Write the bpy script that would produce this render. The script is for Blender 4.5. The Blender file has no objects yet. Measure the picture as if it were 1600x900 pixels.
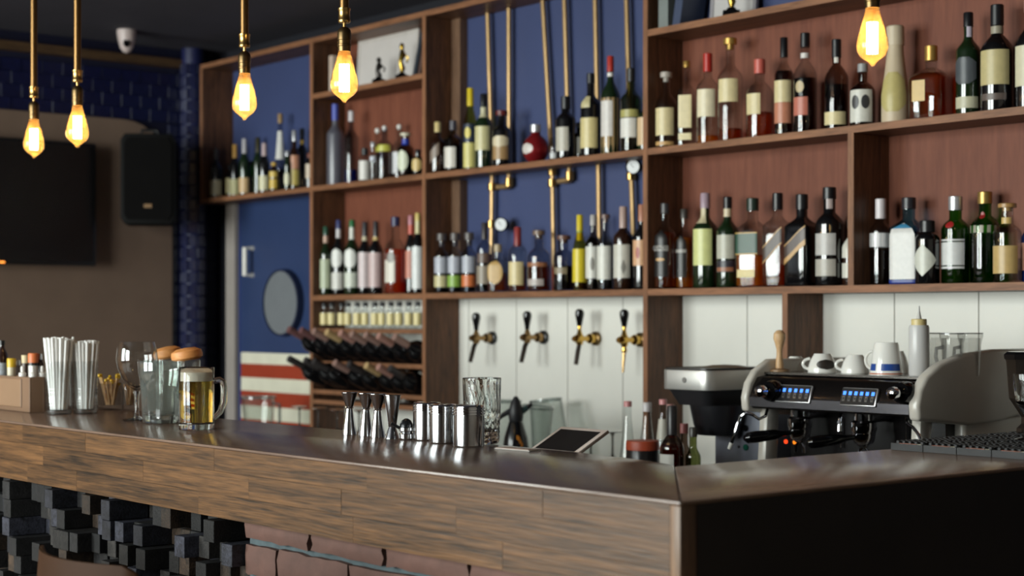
import bpy, bmesh, math, random
from mathutils import Vector, Matrix
random.seed(7)
C = bpy.context.scene.collection
PI = math.pi

# ------------------------------------------------------------------ camera
F, CX, HY, H = 2570.0, 800.0, 496.0, 1.40      # focal length / centre / horizon in 1600x900 pixels, eye height
RZ = math.atan2(2130.0, 2570.0)
SN, CS = math.cos(RZ), math.sin(RZ)             # view direction = (-SN, CS), image right = (CS, SN)
cam = bpy.data.cameras.new('camera')
cam.lens = F / 1600.0 * 36.0
cam.sensor_width = 36.0
cam.shift_y = (HY - 450.0) / 1600.0
cam.clip_start = 0.05
cam.dof.use_dof = True
cam.dof.focus_distance = 3.7
cam.dof.aperture_fstop = 3.3
camo = bpy.data.objects.new('camera', cam)
C.objects.link(camo)
camo.location = (0, 0, H)
camo.rotation_euler = (PI / 2, 0, math.atan2(SN, CS))
bpy.context.scene.camera = camo

# ------------------------------------------------------------------ exposure, world, daylight
sc = bpy.context.scene
sc.view_settings.view_transform = 'Standard'
sc.view_settings.look = 'None'
sc.view_settings.exposure = 0.0
sc.view_settings.gamma = 1.0
sc.view_settings.use_curve_mapping = False
sc.cycles.max_bounces = 10
sc.cycles.transmission_bounces = 10
sc.cycles.transparent_max_bounces = 24
sc.cycles.sample_clamp_indirect = 4.0
sc.cycles.blur_glossy = 0.6
w = bpy.data.worlds.new('daylight_sky')
sc.world = w
w.use_nodes = True
w.node_tree.nodes['Background'].inputs[0].default_value = (0.72, 0.82, 1.0, 1)
w.node_tree.nodes['Background'].inputs[1].default_value = 1.0
WIN = [(-7.1, -4.8), (-4.1, -1.8)]   # windows in the street wall (x from, x to)
WZ0, WZ1, YW = 0.45, 3.30, -3.6
for a, b in WIN:
    L = bpy.data.lights.new('daylight', 'AREA')
    L.shape = 'RECTANGLE'
    L.size, L.size_y = b - a, WZ1 - WZ0
    L.energy = 66 * (b - a) * (WZ1 - WZ0)
    L.color = (1.0, 0.975, 0.93)
    o = bpy.data.objects.new('daylight', L)
    o.location = ((a + b) / 2, YW - 0.22, (WZ0 + WZ1) / 2)
    o.rotation_euler = (PI / 2, 0, 0)            # faces +Y
    C.objects.link(o)

# ------------------------------------------------------------------ pixel helpers (real positions on known planes)
def on_y(px, Y, py=None):
    k = (px - CX) / F
    d = Y / (SN * k + CS)
    x = d * (CS * k - SN)
    return (x, d) if py is None else (x, d, H - (py - HY) * d / F)
def on_x(px, X, py=None):
    k = (px - CX) / F
    d = X / (CS * k - SN)
    y = d * (SN * k + CS)
    return (y, d) if py is None else (y, d, H - (py - HY) * d / F)
def on_z(px, py, z):
    d = F * (H - z) / (py - HY)
    k = (px - CX) / F
    return (d * (CS * k - SN), d * (SN * k + CS), d)
def cam_az(x, y):
    return math.atan2(-y, -x)

# ------------------------------------------------------------------ materials
MATS = {}
def lin(h):
    if isinstance(h, str):
        h = h.lstrip('#')
        v = [int(h[i:i + 2], 16) / 255 for i in (0, 2, 4)]
    else:
        v = [c / 255 for c in h]
    return tuple(((c / 12.92) if c <= 0.04045 else ((c + 0.055) / 1.055) ** 2.4) for c in v) + (1,)
def new_mat(name):
    m = bpy.data.materials.new(name)
    m.use_nodes = True
    nt = m.node_tree
    for n in list(nt.nodes):
        nt.nodes.remove(n)
    out = nt.nodes.new('ShaderNodeOutputMaterial')
    return m, nt, out
def node(nt, t, **kw):
    n = nt.nodes.new(t)
    for k, v in kw.items():
        if k in n.inputs:
            n.inputs[k].default_value = v
        else:
            setattr(n, k, v)
    return n
def plain(col, rough=0.5, metal=0.0, spec=0.5, coat=0.0, var=0.12, scale=14.0, bump=0.0):
    """principled with a little noise in colour and roughness"""
    key = ('p', str(col), rough, metal, spec, coat, var, scale, bump)
    if key in MATS:
        return MATS[key]
    m, nt, out = new_mat('paint')
    p = node(nt, 'ShaderNodeBsdfPrincipled')
    p.inputs['Roughness'].default_value = rough
    p.inputs['Metallic'].default_value = metal
    p.inputs['Specular IOR Level'].default_value = spec
    p.inputs['Coat Weight'].default_value = coat
    c = lin(col)
    tc = node(nt, 'ShaderNodeTexCoord')
    no = node(nt, 'ShaderNodeTexNoise', Scale=scale, Detail=4.0)
    nt.links.new(tc.outputs['Object'], no.inputs['Vector'])
    rp = node(nt, 'ShaderNodeValToRGB')
    rp.color_ramp.elements[0].position = 0.3
    rp.color_ramp.elements[1].position = 0.7
    rp.color_ramp.elements[0].color = tuple(x * (1 - var) for x in c[:3]) + (1,)
    rp.color_ramp.elements[1].color = tuple(min(1, x * (1 + var)) for x in c[:3]) + (1,)
    nt.links.new(no.outputs['Fac'], rp.inputs['Fac'])
    nt.links.new(rp.outputs['Color'], p.inputs['Base Color'])
    if bump:
        b = node(nt, 'ShaderNodeBump', Strength=bump, Distance=0.004)
        nt.links.new(no.outputs['Fac'], b.inputs['Height'])
        nt.links.new(b.outputs['Normal'], p.inputs['Normal'])
    nt.links.new(p.outputs[0], out.inputs[0])
    MATS[key] = m
    return m
def wood(dark, light, stretch=(1.2, 14, 14), rough=0.45, spec=0.4, rnd=0.25, coat=0.0, bump=0.15, scale=3.0):
    key = ('w', str(dark), str(light), stretch, rough, spec, rnd, coat)
    if key in MATS:
        return MATS[key]
    m, nt, out = new_mat('wood_grain')
    p = node(nt, 'ShaderNodeBsdfPrincipled')
    p.inputs['Roughness'].default_value = rough
    p.inputs['Specular IOR Level'].default_value = spec
    p.inputs['Coat Weight'].default_value = coat
    tc = node(nt, 'ShaderNodeTexCoord')
    oi = node(nt, 'ShaderNodeObjectInfo')
    mul = node(nt, 'ShaderNodeMath', operation='MULTIPLY')
    mul.inputs[1].default_value = 37.0
    nt.links.new(oi.outputs['Random'], mul.inputs[0])
    add = node(nt, 'ShaderNodeVectorMath', operation='ADD')
    nt.links.new(tc.outputs['Object'], add.inputs[0])
    nt.links.new(mul.outputs[0], add.inputs[1])
    mp = node(nt, 'ShaderNodeMapping')
    mp.inputs['Scale'].default_value = stretch
    nt.links.new(add.outputs[0], mp.inputs['Vector'])
    n1 = node(nt, 'ShaderNodeTexNoise', Scale=scale, Detail=8.0, Roughness=0.65, Distortion=0.6)
    nt.links.new(mp.outputs[0], n1.inputs['Vector'])
    n2 = node(nt, 'ShaderNodeTexNoise', Scale=scale * 5, Detail=4.0)
    nt.links.new(mp.outputs[0], n2.inputs['Vector'])
    mx = node(nt, 'ShaderNodeMix', data_type='FLOAT')
    mx.inputs[0].default_value = 0.35
    nt.links.new(n1.outputs['Fac'], mx.inputs[2])
    nt.links.new(n2.outputs['Fac'], mx.inputs[3])
    rp = node(nt, 'ShaderNodeValToRGB')
    rp.color_ramp.elements[0].position = 0.36
    rp.color_ramp.elements[1].position = 0.66
    rp.color_ramp.elements[0].color = lin(dark)
    rp.color_ramp.elements[1].color = lin(light)
    nt.links.new(mx.outputs[0], rp.inputs['Fac'])
    hs = node(nt, 'ShaderNodeHueSaturation')
    rr = node(nt, 'ShaderNodeMapRange')
    rr.inputs['To Min'].default_value = 1 - rnd
    rr.inputs['To Max'].default_value = 1 + rnd
    nt.links.new(oi.outputs['Random'], rr.inputs['Value'])
    nt.links.new(rr.outputs[0], hs.inputs['Value'])
    nt.links.new(rp.outputs[0], hs.inputs['Color'])
    nt.links.new(hs.outputs[0], p.inputs['Base Color'])
    b = node(nt, 'ShaderNodeBump', Strength=bump, Distance=0.002)
    nt.links.new(n2.outputs['Fac'], b.inputs['Height'])
    nt.links.new(b.outputs['Normal'], p.inputs['Normal'])
    nt.links.new(p.outputs[0], out.inputs[0])
    MATS[key] = m
    return m
def thin_glass(tint, rough=0.02, refl=1.0, haze=0.0, hazecol=(200, 200, 200), edge=0.55):
    """thin-walled glass: straight-through tint plus a mirror-like front surface"""
    key = ('g', str(tint), rough, refl, haze, str(hazecol), edge)
    if key in MATS:
        return MATS[key]
    m, nt, out = new_mat('glass_thin')
    t = node(nt, 'ShaderNodeBsdfTransparent')
    c = lin(tint)
    lw = node(nt, 'ShaderNodeLayerWeight', Blend=0.5)
    pw = node(nt, 'ShaderNodeMath', operation='POWER')
    pw.inputs[1].default_value = 2.5
    nt.links.new(lw.outputs['Facing'], pw.inputs[0])
    cm = node(nt, 'ShaderNodeMix', data_type='RGBA')      # longer path through the wall towards the outline
    cm.inputs[6].default_value = c
    cm.inputs[7].default_value = tuple(v ** 2.2 * edge for v in c[:3]) + (1,)
    nt.links.new(pw.outputs[0], cm.inputs[0])
    nt.links.new(cm.outputs[2], t.inputs[0])
    g = node(nt, 'ShaderNodeBsdfGlossy')
    g.inputs['Roughness'].default_value = rough
    fr = node(nt, 'ShaderNodeFresnel', IOR=1.5)
    ge = node(nt, 'ShaderNodeNewGeometry')
    iv = node(nt, 'ShaderNodeMath', operation='SUBTRACT')
    iv.inputs[0].default_value = 1.0
    nt.links.new(ge.outputs['Backfacing'], iv.inputs[1])
    inv = node(nt, 'ShaderNodeMath', operation='MULTIPLY')
    inv.inputs[1].default_value = refl * 1.8       # outer and inner face of the wall
    nt.links.new(iv.outputs[0], inv.inputs[0])
    mu = node(nt, 'ShaderNodeMath', operation='MULTIPLY')
    nt.links.new(fr.outputs[0], mu.inputs[0])
    nt.links.new(inv.outputs[0], mu.inputs[1])
    mu.use_clamp = True
    base = t
    if haze > 0:
        df = node(nt, 'ShaderNodeBsdfDiffuse')
        df.inputs[0].default_value = lin(hazecol)
        tl = node(nt, 'ShaderNodeBsdfTranslucent')
        tl.inputs[0].default_value = lin(hazecol)
        ad = node(nt, 'ShaderNodeMixShader')
        ad.inputs[0].default_value = 0.5
        nt.links.new(df.outputs[0], ad.inputs[1])
        nt.links.new(tl.outputs[0], ad.inputs[2])
        hm = node(nt, 'ShaderNodeMixShader')
        hm.inputs[0].default_value = haze
        nt.links.new(t.outputs[0], hm.inputs[1])
        nt.links.new(ad.outputs[0], hm.inputs[2])
        base = hm
    mx = node(nt, 'ShaderNodeMixShader')
    nt.links.new(mu.outputs[0], mx.inputs[0])
    nt.links.new(base.outputs[0], mx.inputs[1])
    nt.links.new(g.outputs[0], mx.inputs[2])
    nt.links.new(mx.outputs[0], out.inputs[0])
    MATS[key] = m
    return m
def solid_glass(tint=(250, 252, 250), ior=1.46, rough=0.0):
    key = ('sg', str(tint), ior, rough)
    if key in MATS:
        return MATS[key]
    m, nt, out = new_mat('glass_solid')
    g = node(nt, 'ShaderNodeBsdfPrincipled')
    g.inputs['Base Color'].default_value = lin(tint)
    g.inputs['Roughness'].default_value = rough
    g.inputs['IOR'].default_value = ior
    g.inputs['Transmission Weight'].default_value = 1.0
    nt.links.new(g.outputs[0], out.inputs[0])
    MATS[key] = m
    return m
def glow(col, strength):
    key = ('e', str(col), strength)
    if key in MATS:
        return MATS[key]
    m, nt, out = new_mat('light_source')
    e = node(nt, 'ShaderNodeEmission')
    e.inputs[0].default_value = lin(col)
    e.inputs[1].default_value = strength
    nt.links.new(e.outputs[0], out.inputs[0])
    MATS[key] = m
    return m

STEEL = plain((200, 200, 202), 0.16, 1.0, var=0.04, scale=40)
CHROME = plain((225, 226, 230), 0.06, 1.0, var=0.02)
BRASS = plain((186, 150, 92), 0.28, 1.0, var=0.08)
DKBRASS = plain((120, 98, 66), 0.35, 1.0, var=0.2)
COPPER = plain((200, 166, 120), 0.42, 0.85, var=0.10, scale=8)
BLACK = plain((22, 22, 24), 0.35, var=0.1)
GLOSSBLACK = plain((12, 12, 14), 0.08, var=0.05)
RUBBER = plain((26, 26, 28), 0.6, var=0.1)
WHITE = plain((225, 222, 214), 0.35, var=0.03)
CERAMIC = plain((232, 230, 224), 0.12, var=0.02)
SHELFWOOD = wood((58, 38, 27), (124, 82, 55), rough=0.5, rnd=0.12)
UPRIGHT = wood((58, 38, 27), (120, 80, 54), stretch=(14, 14, 1.2), rough=0.5, rnd=0.10)

# ------------------------------------------------------------------ mesh builder
class MB:
    def __init__(s):
        s.v, s.f = [], []
    def add(s, vs, fs):
        n = len(s.v)
        s.v += [tuple(p) for p in vs]
        s.f += [tuple(i + n for i in f) for f in fs]
        return s
    def box(s, x0, x1, y0, y1, z0, z1):
        vs = [(x, y, z) for z in (z0, z1) for y in (y0, y1) for x in (x0, x1)]
        return s.add(vs, [(0, 2, 3, 1), (4, 5, 7, 6), (0, 1, 5, 4), (2, 6, 7, 3), (0, 4, 6, 2), (1, 3, 7, 5)])
    def lathe(s, prof, n=24, cx=0, cy=0, cz=0, fn=None, closed=False):
        """prof: (r, z) or (r, z, exponent); fn(theta, r, z) -> r"""
        rings, vs, fs = [], [], []
        for p in prof:
            r, z = p[0], p[1]
            e = p[2] if len(p) > 2 else 2
            if r < 1e-6:
                rings.append([len(vs)])
                vs.append((cx, cy, cz + z))
                continue
            ring = []
            for i in range(n):
                t = 2 * PI * i / n
                c, d = math.cos(t), math.sin(t)
                k = 1.0
                if e != 2:
                    k = (abs(c) ** e + abs(d) ** e) ** (-1.0 / e)
                rr = r * k
                if fn:
                    rr = fn(t, rr, z)
                ring.append(len(vs))
                vs.append((cx + rr * c, cy + rr * d, cz + z))
            rings.append(ring)
        for a, b in zip(rings, rings[1:]):
            if len(a) == 1 and len(b) == 1:
                continue
            for i in range(n):
                j = (i + 1) % n
                if len(a) == 1:
                    fs.append((a[0], b[j], b[i]))
                elif len(b) == 1:
                    fs.append((a[i], a[j], b[0]))
                else:
                    fs.append((a[i], a[j], b[j], b[i]))
        return s.add(vs, fs)
    def tube(s, pts, r, n=10, caps=True):
        pts = [Vector(p) for p in pts]
        rs = r if isinstance(r, (list, tuple)) else [r] * len(pts)
        vs, fs = [], []
        up = None
        for i, p in enumerate(pts):
            t = (pts[min(i + 1, len(pts) - 1)] - pts[max(i - 1, 0)]).normalized()
            if up is None:
                a = Vector((0, 0, 1)) if abs(t.z) < 0.9 else Vector((1, 0, 0))
                up = (a - t * a.dot(t)).normalized()
            else:
                up = (up - t * up.dot(t)).normalized()
            b = t.cross(up)
            for k in range(n):
                q = 2 * PI * k / n
                vs.append(p + (up * math.cos(q) + b * math.sin(q)) * rs[i])
        for i in range(len(pts) - 1):
            for k in range(n):
                j = (k + 1) % n
                fs.append((i * n + k, i * n + j, (i + 1) * n + j, (i + 1) * n + k))
        if caps:
            fs.append(tuple(range(n - 1, -1, -1)))
            fs.append(tuple(range((len(pts) - 1) * n, len(pts) * n)))
        return s.add(vs, fs)
    def prism(s, poly, axis, a, b):
        """poly of 2D points extruded along axis ('x': poly is (y,z); 'y': (x,z); 'z': (x,y))"""
        def mk(p, t):
            return {'x': (t, p[0], p[1]), 'y': (p[0], t, p[1]), 'z': (p[0], p[1], t)}[axis]
        n = len(poly)
        vs = [mk(p, a) for p in poly] + [mk(p, b) for p in poly]
        fs = [tuple(range(n)), tuple(range(2 * n - 1, n - 1, -1))]
        for i in range(n):
            j = (i + 1) % n
            fs.append((i, i + n, j + n, j))
        return s.add(vs, fs)
    def xf(s, mat, start=0):
        s.v[start:] = [tuple(mat @ Vector(p)) for p in s.v[start:]]
        return s

def mesh_of(mb, mat, smooth=True, angle=35, bevel=0.0, seg=2):
    me = bpy.data.meshes.new('mesh')
    me.from_pydata(mb.v, [], mb.f)
    bm = bmesh.new()
    bm.from_mesh(me)
    bmesh.ops.recalc_face_normals(bm, faces=bm.faces)
    if bevel:
        es = [e for e in bm.edges if len(e.link_faces) == 2 and e.calc_face_angle(0) > 0.6]
        bmesh.ops.bevel(bm, geom=es, offset=bevel, segments=seg, affect='EDGES', profile=0.5)
    bm.to_mesh(me)
    bm.free()
    if smooth:
        me.polygons.foreach_set('use_smooth', [True] * len(me.polygons))
        me.set_sharp_from_angle(angle=math.radians(angle))
    me.materials.append(mat)
    me.update()
    return me
def obj(name, mb, mat, parent=None, loc=(0, 0, 0), rot=(0, 0, 0), **kw):
    me = mb if isinstance(mb, bpy.types.Mesh) else mesh_of(mb, mat, **kw)
    o = bpy.data.objects.new(name, me)
    o.location = loc
    o.rotation_euler = rot
    C.objects.link(o)
    if parent:
        o.parent = parent
    return o
def tag(o, label, cat, group=None):
    o['label'] = label
    o['category'] = cat
    if group:
        o['group'] = group
    return o
def thing(name, label, cat, loc=(0, 0, 0), rz=0.0, group=None, rot=None):
    o = bpy.data.objects.new(name, None)
    o.empty_display_size = 0.05
    C.objects.link(o)
    o.location = loc
    o.rotation_euler = rot if rot else (0, 0, rz)
    return tag(o, label, cat, group)
def struct(name, mb, mat, **kw):
    o = obj(name, mb, mat, **kw)
    o['kind'] = 'structure'
    return o
def copy_tree(o, parent=None):
    c = o.copy()
    C.objects.link(c)
    if parent:
        c.parent = parent
    for ch in o.children:
        copy_tree(ch, c)
    return c
def box(*a):
    return MB().box(*a)
def rrect(x0, x1, y0, y1, r, n=5):
    pts = []
    for cx, cy, a in ((x1 - r, y1 - r, 0), (x0 + r, y1 - r, 90), (x0 + r, y0 + r, 180), (x1 - r, y0 + r, 270)):
        for i in range(n + 1):
            t = math.radians(a + 90 * i / n)
            pts.append((cx + r * math.cos(t), cy + r * math.sin(t)))
    return pts

# ================================================================== THE ROOM
XL, YB, ZC = -7.30, 4.13, 2.72        # side wall, bar wall, ceiling
XR = 2.6
struct('floor', box(XL - .1, XR, YW - .1, YB + .1, -0.06, 0), wood((90, 74, 60), (136, 114, 92), rough=0.5))
ZH, YS = 3.55, 0.6                     # the room in front of the bar is higher
CEIL = plain((60, 58, 68), 0.8, var=0.1, scale=3)
struct('ceiling', box(XL - .1, XR, YS, YB + .1, ZC, ZC + .06), CEIL)
struct('ceiling_front', box(XL - .1, XR, YW - .1, YS, ZH, ZH + .06), CEIL)
struct('beam', box(XL, XR, YS, YS + .08, ZC + .06, ZH), CEIL)
struct('wall_right', box(XR, XR + .08, YW - .1, YB + .1, 0, ZH), plain((186, 176, 164), 0.8))
wl = struct('wall_left', box(XL - .1, XL, YW - .1, YB + .1, 0, ZH), plain((12, 15, 42), 0.6))
wb = struct('wall_back', box(XL - .1, XR, YB, YB + .1, 0, ZC), plain((16, 17, 27), 0.7, var=0.05))
# street wall with four tall windows
mb = MB()
xs = [XL - .1] + [q for w_ in WIN for q in w_] + [XR]
for i in range(0, len(xs), 2):
    mb.box(xs[i], xs[i + 1], YW - .15, YW, 0, ZH)
for a, b in WIN:
    mb.box(a, b, YW - .15, YW, 0, WZ0)
    mb.box(a, b, YW - .15, YW, WZ1, ZH)
struct('wall_front', mb, plain((150, 140, 128), 0.8))
for i, (a, b) in enumerate(WIN):
    f = MB()
    for q in (a, b - .05, (a + b) / 2 - .02):
        f.box(q, q + (.05 if q != (a + b) / 2 - .02 else .04), YW - .10, YW - .05, WZ0, WZ1)
    f.box(a, b, YW - .10, YW - .05, WZ0, WZ0 + .05)
    f.box(a, b, YW - .10, YW - .05, WZ1 - .05, WZ1)
    wo = struct('window_%d' % (i + 1), f, plain((40, 36, 34), 0.4))
    obj('pane', box(a + .05, b - .05, YW - .08, YW - .075, WZ0 + .05, WZ1 - .05), thin_glass((245, 250, 250)), wo)

# beige panelled part of the side wall with a rounded corner, blue tile surround
YPE, ZPT = 3.86, 2.35
poly = [(-2.0, 0.0), (YPE, 0.0)]
for i in range(9):
    t = math.radians(90 * i / 8)
    poly.append((YPE - .26 + .26 * math.cos(t), ZPT - .26 + .26 * math.sin(t)))
poly += [(-2.0, ZPT)]
obj('plaster_panel', MB().prism(poly, 'x', XL, XL + .035), plain((118, 97, 82), 0.75, var=0.08, scale=5), wl)
tile_mat = plain((14, 19, 54), 0.32, var=0.2, scale=30)
tile_me = mesh_of(box(0, .012, -.0488, .0488, -.0291, .0291), tile_mat, bevel=.0008, seg=1)
def tile(y, z, par=wl):
    o = obj('tile', tile_me, None, par, (XL, y, z), (random.uniform(-.01, .01), random.uniform(-.02, .02), random.uniform(-.03, .03)))
for r in range(4):
    for c_ in range(14):
        tile(2.80 + c_ * .1 + (.05 if r % 2 else 0), 2.385 + r * .06)
for r in range(25):
    for c_ in range(3):
        tile(3.90 + c_ * .1 - (.02 if r % 2 else 0), 0.875 + r * .06)
# rounded tile pier in the corner
pier_tile = mesh_of(MB().box(0, .01, -.019, .019, -.0275, .0275), tile_mat, bevel=.003, seg=1)
pier = struct('column', MB().lathe([(.056, 0), (.056, ZC)], 20, XL + .06, 3.96), plain((20, 26, 70), .5))
for r in range(30):
    for c_ in range(5):
        a = math.radians(-110 + c_ * 40)
        o = obj('tile', pier_tile, None, pier, (XL + .06 + .053 * math.cos(a), 3.96 + .053 * math.sin(a), .875 + r * .06),
                (0, random.uniform(-.05, .05), a + random.uniform(-.06, .06)))
# timber rail under the ceiling on the side wall
struct('trim_1', box(XL, XL + .05, 0.5, YB, 2.625, 2.665), wood((52, 38, 26), (88, 66, 44), stretch=(14, 1.2, 14)))

# --- wall-mounted television on the side wall
tv = thing('television', 'large black flat television hung on the brown plaster wall', 'television', (XL + .035, 2.90, 1.64))
obj('bracket', box(0, .05, -.15, .15, .18, .40), BLACK, tv)
obj('casing', box(.05, .085, -.52, .52, 0, .575), BLACK, tv, bevel=.006)
obj('screen', box(.085, .0862, -.505, .505, .018, .56), plain((14, 14, 16), 0.25), tv)
obj('power_light', box(.0862, .088, .05, .075, .006, .013), glow((255, 150, 60), 3), tv)
# --- loudspeaker on a bracket
sy, sd, sz = on_x(234, -7.03, 282)
sp = thing('loudspeaker', 'black loudspeaker with chamfered corners on a wall bracket', 'speaker', (-7.03, sy, sz), math.radians(-32))
def octo(wd, h, ch):
    return [(-wd, -h + ch), (-wd + ch * .6, -h), (wd - ch * .6, -h), (wd, -h + ch), (wd, h - ch), (wd - ch * .6, h), (-wd + ch * .6, h), (-wd, h - ch)]
obj('cabinet', MB().prism(octo(.125, .21, .03), 'x', -.10, .10), plain((9, 9, 9), .7, spec=.15), sp, bevel=.006)
obj('grille', MB().prism(octo(.108, .19, .025), 'x', .10, .108), plain((11, 10, 10), .9, spec=.1), sp)
obj('badge', box(.108, .111, -.018, .018, -.135, -.118), plain((130, 104, 76), .4, .6), sp)
obj('handle', MB().tube([(0, -.04, .21), (0, -.035, .235), (0, .035, .235), (0, .04, .21)], .008, 8), BLACK, sp)
ax_ = Matrix.Rotation(math.radians(32), 4, 'Z') @ Vector((XL + 7.03 + .03, .0, 0))
obj('mounting_arm', MB().tube([(-.10, 0, 0), tuple(ax_)], .015, 8), BLACK, sp)
# --- ceiling camera
cx_, cy_ = -6.95, 3.46
cc = thing('security_camera', 'small white dome security camera under the dark ceiling', 'camera', (cx_, cy_, ZC), cam_az(cx_, cy_))
cc.scale = (.8, .8, .95)
obj('housing', MB().lathe([(0, 0), (.055, 0), (.055, -.018), (.05, -.045), (.038, -.085), (.022, -.105), (0, -.112)][::-1], 24), plain((196, 180, 176), .4), cc)
obj('lens', MB().lathe([(0, 0), (.019, 0), (.019, .012), (0, .012)], 20).xf(Matrix.Translation((.040, 0, -.070)) @ Matrix.Rotation(math.radians(70), 4, 'Y')), GLOSSBLACK, cc)

# --- blue door with porthole on the bar wall
xd0, xd1 = on_y(377, YB - .03)[0], on_y(487, 3.95)[0] - .012
dz = lambda y: on_y(400, YB - .03, y)[2]
dr = struct('door_1', box(xd0, xd1, YB - .03, YB - .002, 0, 1.985), plain((44, 59, 95), .35, var=.06, scale=4))
for i, (a, b, m_) in enumerate([(551, 568.5, (214, 210, 190)), (568.5, 590, (150, 56, 34)), (590, 611, (214, 210, 190)), (611, 634, (150, 56, 34)), (634, 655, (214, 210, 190)), (655, 690, (150, 56, 34))]):
    obj('painted_stripe', box(xd0 + .005, xd1, YB - .034, YB - .030, dz(b), dz(a)), plain(m_, .4, var=.05), dr)
px_, pd_, pz_ = on_y(447, YB - .03, 473)
obj('porthole', MB().lathe([(0, .022), (.147, .022), (.147, .030), (0, .034)], 40).xf(Matrix.Translation((px_, YB - .03, pz_)) @ Matrix.Rotation(PI / 2, 4, 'X')), plain((112, 116, 120), .25, var=.03), dr)
obj('porthole_ring', MB().lathe([(.1475, 0), (.158, 0), (.156, .034), (.1475, .036), (.1475, 0)], 40).xf(Matrix.Translation((px_, YB - .03, pz_)) @ Matrix.Rotation(PI / 2, 4, 'X')), plain((24, 32, 58), .45), dr)
hx, hd, hz0 = on_y(379, YB - .07, 430)
hz1 = on_y(379, YB - .07, 388)[2]
obj('pull_handle', MB().tube([(hx + .03, YB - .03, hz0), (hx + .03, YB - .075, hz0), (hx + .03, YB - .075, hz1), (hx + .03, YB - .03, hz1)], .012, 10), plain((236, 232, 224), .25), dr)
xf0, xf1 = on_y(357, YB - .03)[0], on_y(371, YB - .03)[0]
struct('trim_2', box(xf0, xf1, YB - .045, YB - .001, 0, 1.985), plain((150, 142, 136), .5, var=.04))
struct('trim_3', box(xf1 + .002, xd0 - .002, YB - .025, YB - .001, 0, 1.985), plain((28, 46, 96), .5, var=.04))

# ================================================================== BACK BAR SHELVING
YF = 3.95
Z1, Z2, Z3, ZT = 1.497, 1.978, 2.384, 2.632   # tops of the boards
UX = [on_y(p, YF)[0] for p in (315, 487, 663, 1009, 1330)]
XE = -2.30
sh = thing('bar_shelving', 'dark brown timber bar shelving covering the wall behind the counter', 'shelving', (0, 0, 0))
T = .022
EDGE = wood((106, 70, 47), (154, 106, 74), rough=.5, rnd=.1)
EDGEV = wood((106, 70, 47), (154, 106, 74), stretch=(14, 14, 1.2), rough=.5, rnd=.1)
def up(x, z0, z1, y1=YB - .002, y0=YF):
    obj('upright', box(x - T / 2, x + T / 2, y0, y1, z0, z1), UPRIGHT, sh, bevel=.002, seg=1)
    obj('edge_band', box(x - T / 2, x + T / 2, y0 - .0025, y0 - .0002, z0, z1), EDGEV, sh)
def board(x0, x1, ztop, y1=YB - .012, y0=YF + .001, t=T):
    obj('shelf_board', box(x0, x1, y0, y1, ztop - t, ztop), SHELFWOOD, sh, bevel=.002, seg=1)
    if y0 < 4.0:
        obj('edge_band', box(x0, x1, y0 - .0025, y0 - .0002, ztop - t, ztop), EDGE, sh)
ZBOT = 0.90
up(UX[0], Z2 - T, ZT - T)
up(UX[1], ZBOT, ZT - T)
up(UX[2], ZBOT, ZT - T)
up(UX[3], ZBOT, ZT - T)
up(UX[4], Z1, Z2 - T)
up(XE + T / 2, ZBOT, ZT - T)
XLOW = on_y(1227, YF)[0]
up(XLOW, ZBOT, Z1 - T)
h = T / 2
board(UX[0] - h, XE, ZT)
board(UX[0] + h, UX[1] - h, Z2)
board(UX[1] + h, UX[2] - h, Z2)
board(UX[2] + h, UX[3] - h, Z2, y1=4.055)
board(UX[3] + h, XE, Z2)
board(UX[1] + h, UX[2] - h, Z1)
board(UX[2] + h, UX[3] - h, Z1)
board(UX[3] + h, XE, Z1)
board(UX[1] + h, UX[2] - h, Z3)
board(UX[3] + h, XE, Z3)
ZM, ZW1, ZW2 = 1.352, 1.210, 1.084
board(UX[1] + h, UX[2] - h, ZM, t=.018)
for z in (ZW1, ZW2):
    board(UX[1] + h, UX[2] - h, z, y1=YF + .045, t=.018)
    board(UX[1] + h, UX[2] - h, z - .055, y0=4.04, t=.016)
board(UX[1] + h, UX[2] - h, 1.04, t=.018)
# back panels, one per bay and colour
BROWN = wood((100, 52, 35), (124, 71, 50), stretch=(9, 9, 1.0), rough=.6, rnd=.03, bump=.05, scale=2)
BLUE = plain((54, 65, 104), .55, var=.07, scale=3)
def back(x0, x1, z0, z1, m_):
    obj('back_panel', box(x0, x1, YB - .011, YB - .001, z0, z1), m_, sh)
back(UX[0] + h, UX[1] - h, Z2, ZT - T, BLUE)
back(UX[1] + h, UX[2] - h, Z2, Z3 - T, BROWN)
back(UX[1] + h, UX[2] - h, Z1, Z2 - T, BROWN)
back(UX[1] + h, UX[2] - h, Z3, ZT - T, BROWN)
back(UX[2] + h, UX[3] - h, Z1, ZT - T, BLUE)
back(UX[3] + h, XE, Z2, Z3 - T, BROWN)
back(UX[3] + h, XE, Z1, Z2 - T, BROWN)
back(UX[3] + h, XE, Z3, ZT - T, BLUE)
obj('batten', box(UX[2] + h, UX[2] + h + .055, YB - .05, YB - .012, Z2, ZT - T), wood((90, 66, 50), (128, 98, 76), stretch=(14, 14, 1.2)), sh)
obj('batten', box(UX[2] + h, UX[2] + h + .055, YB - .05, YB - .012, Z1, Z2 - T), wood((90, 66, 50), (128, 98, 76), stretch=(14, 14, 1.2)), sh)
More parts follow.
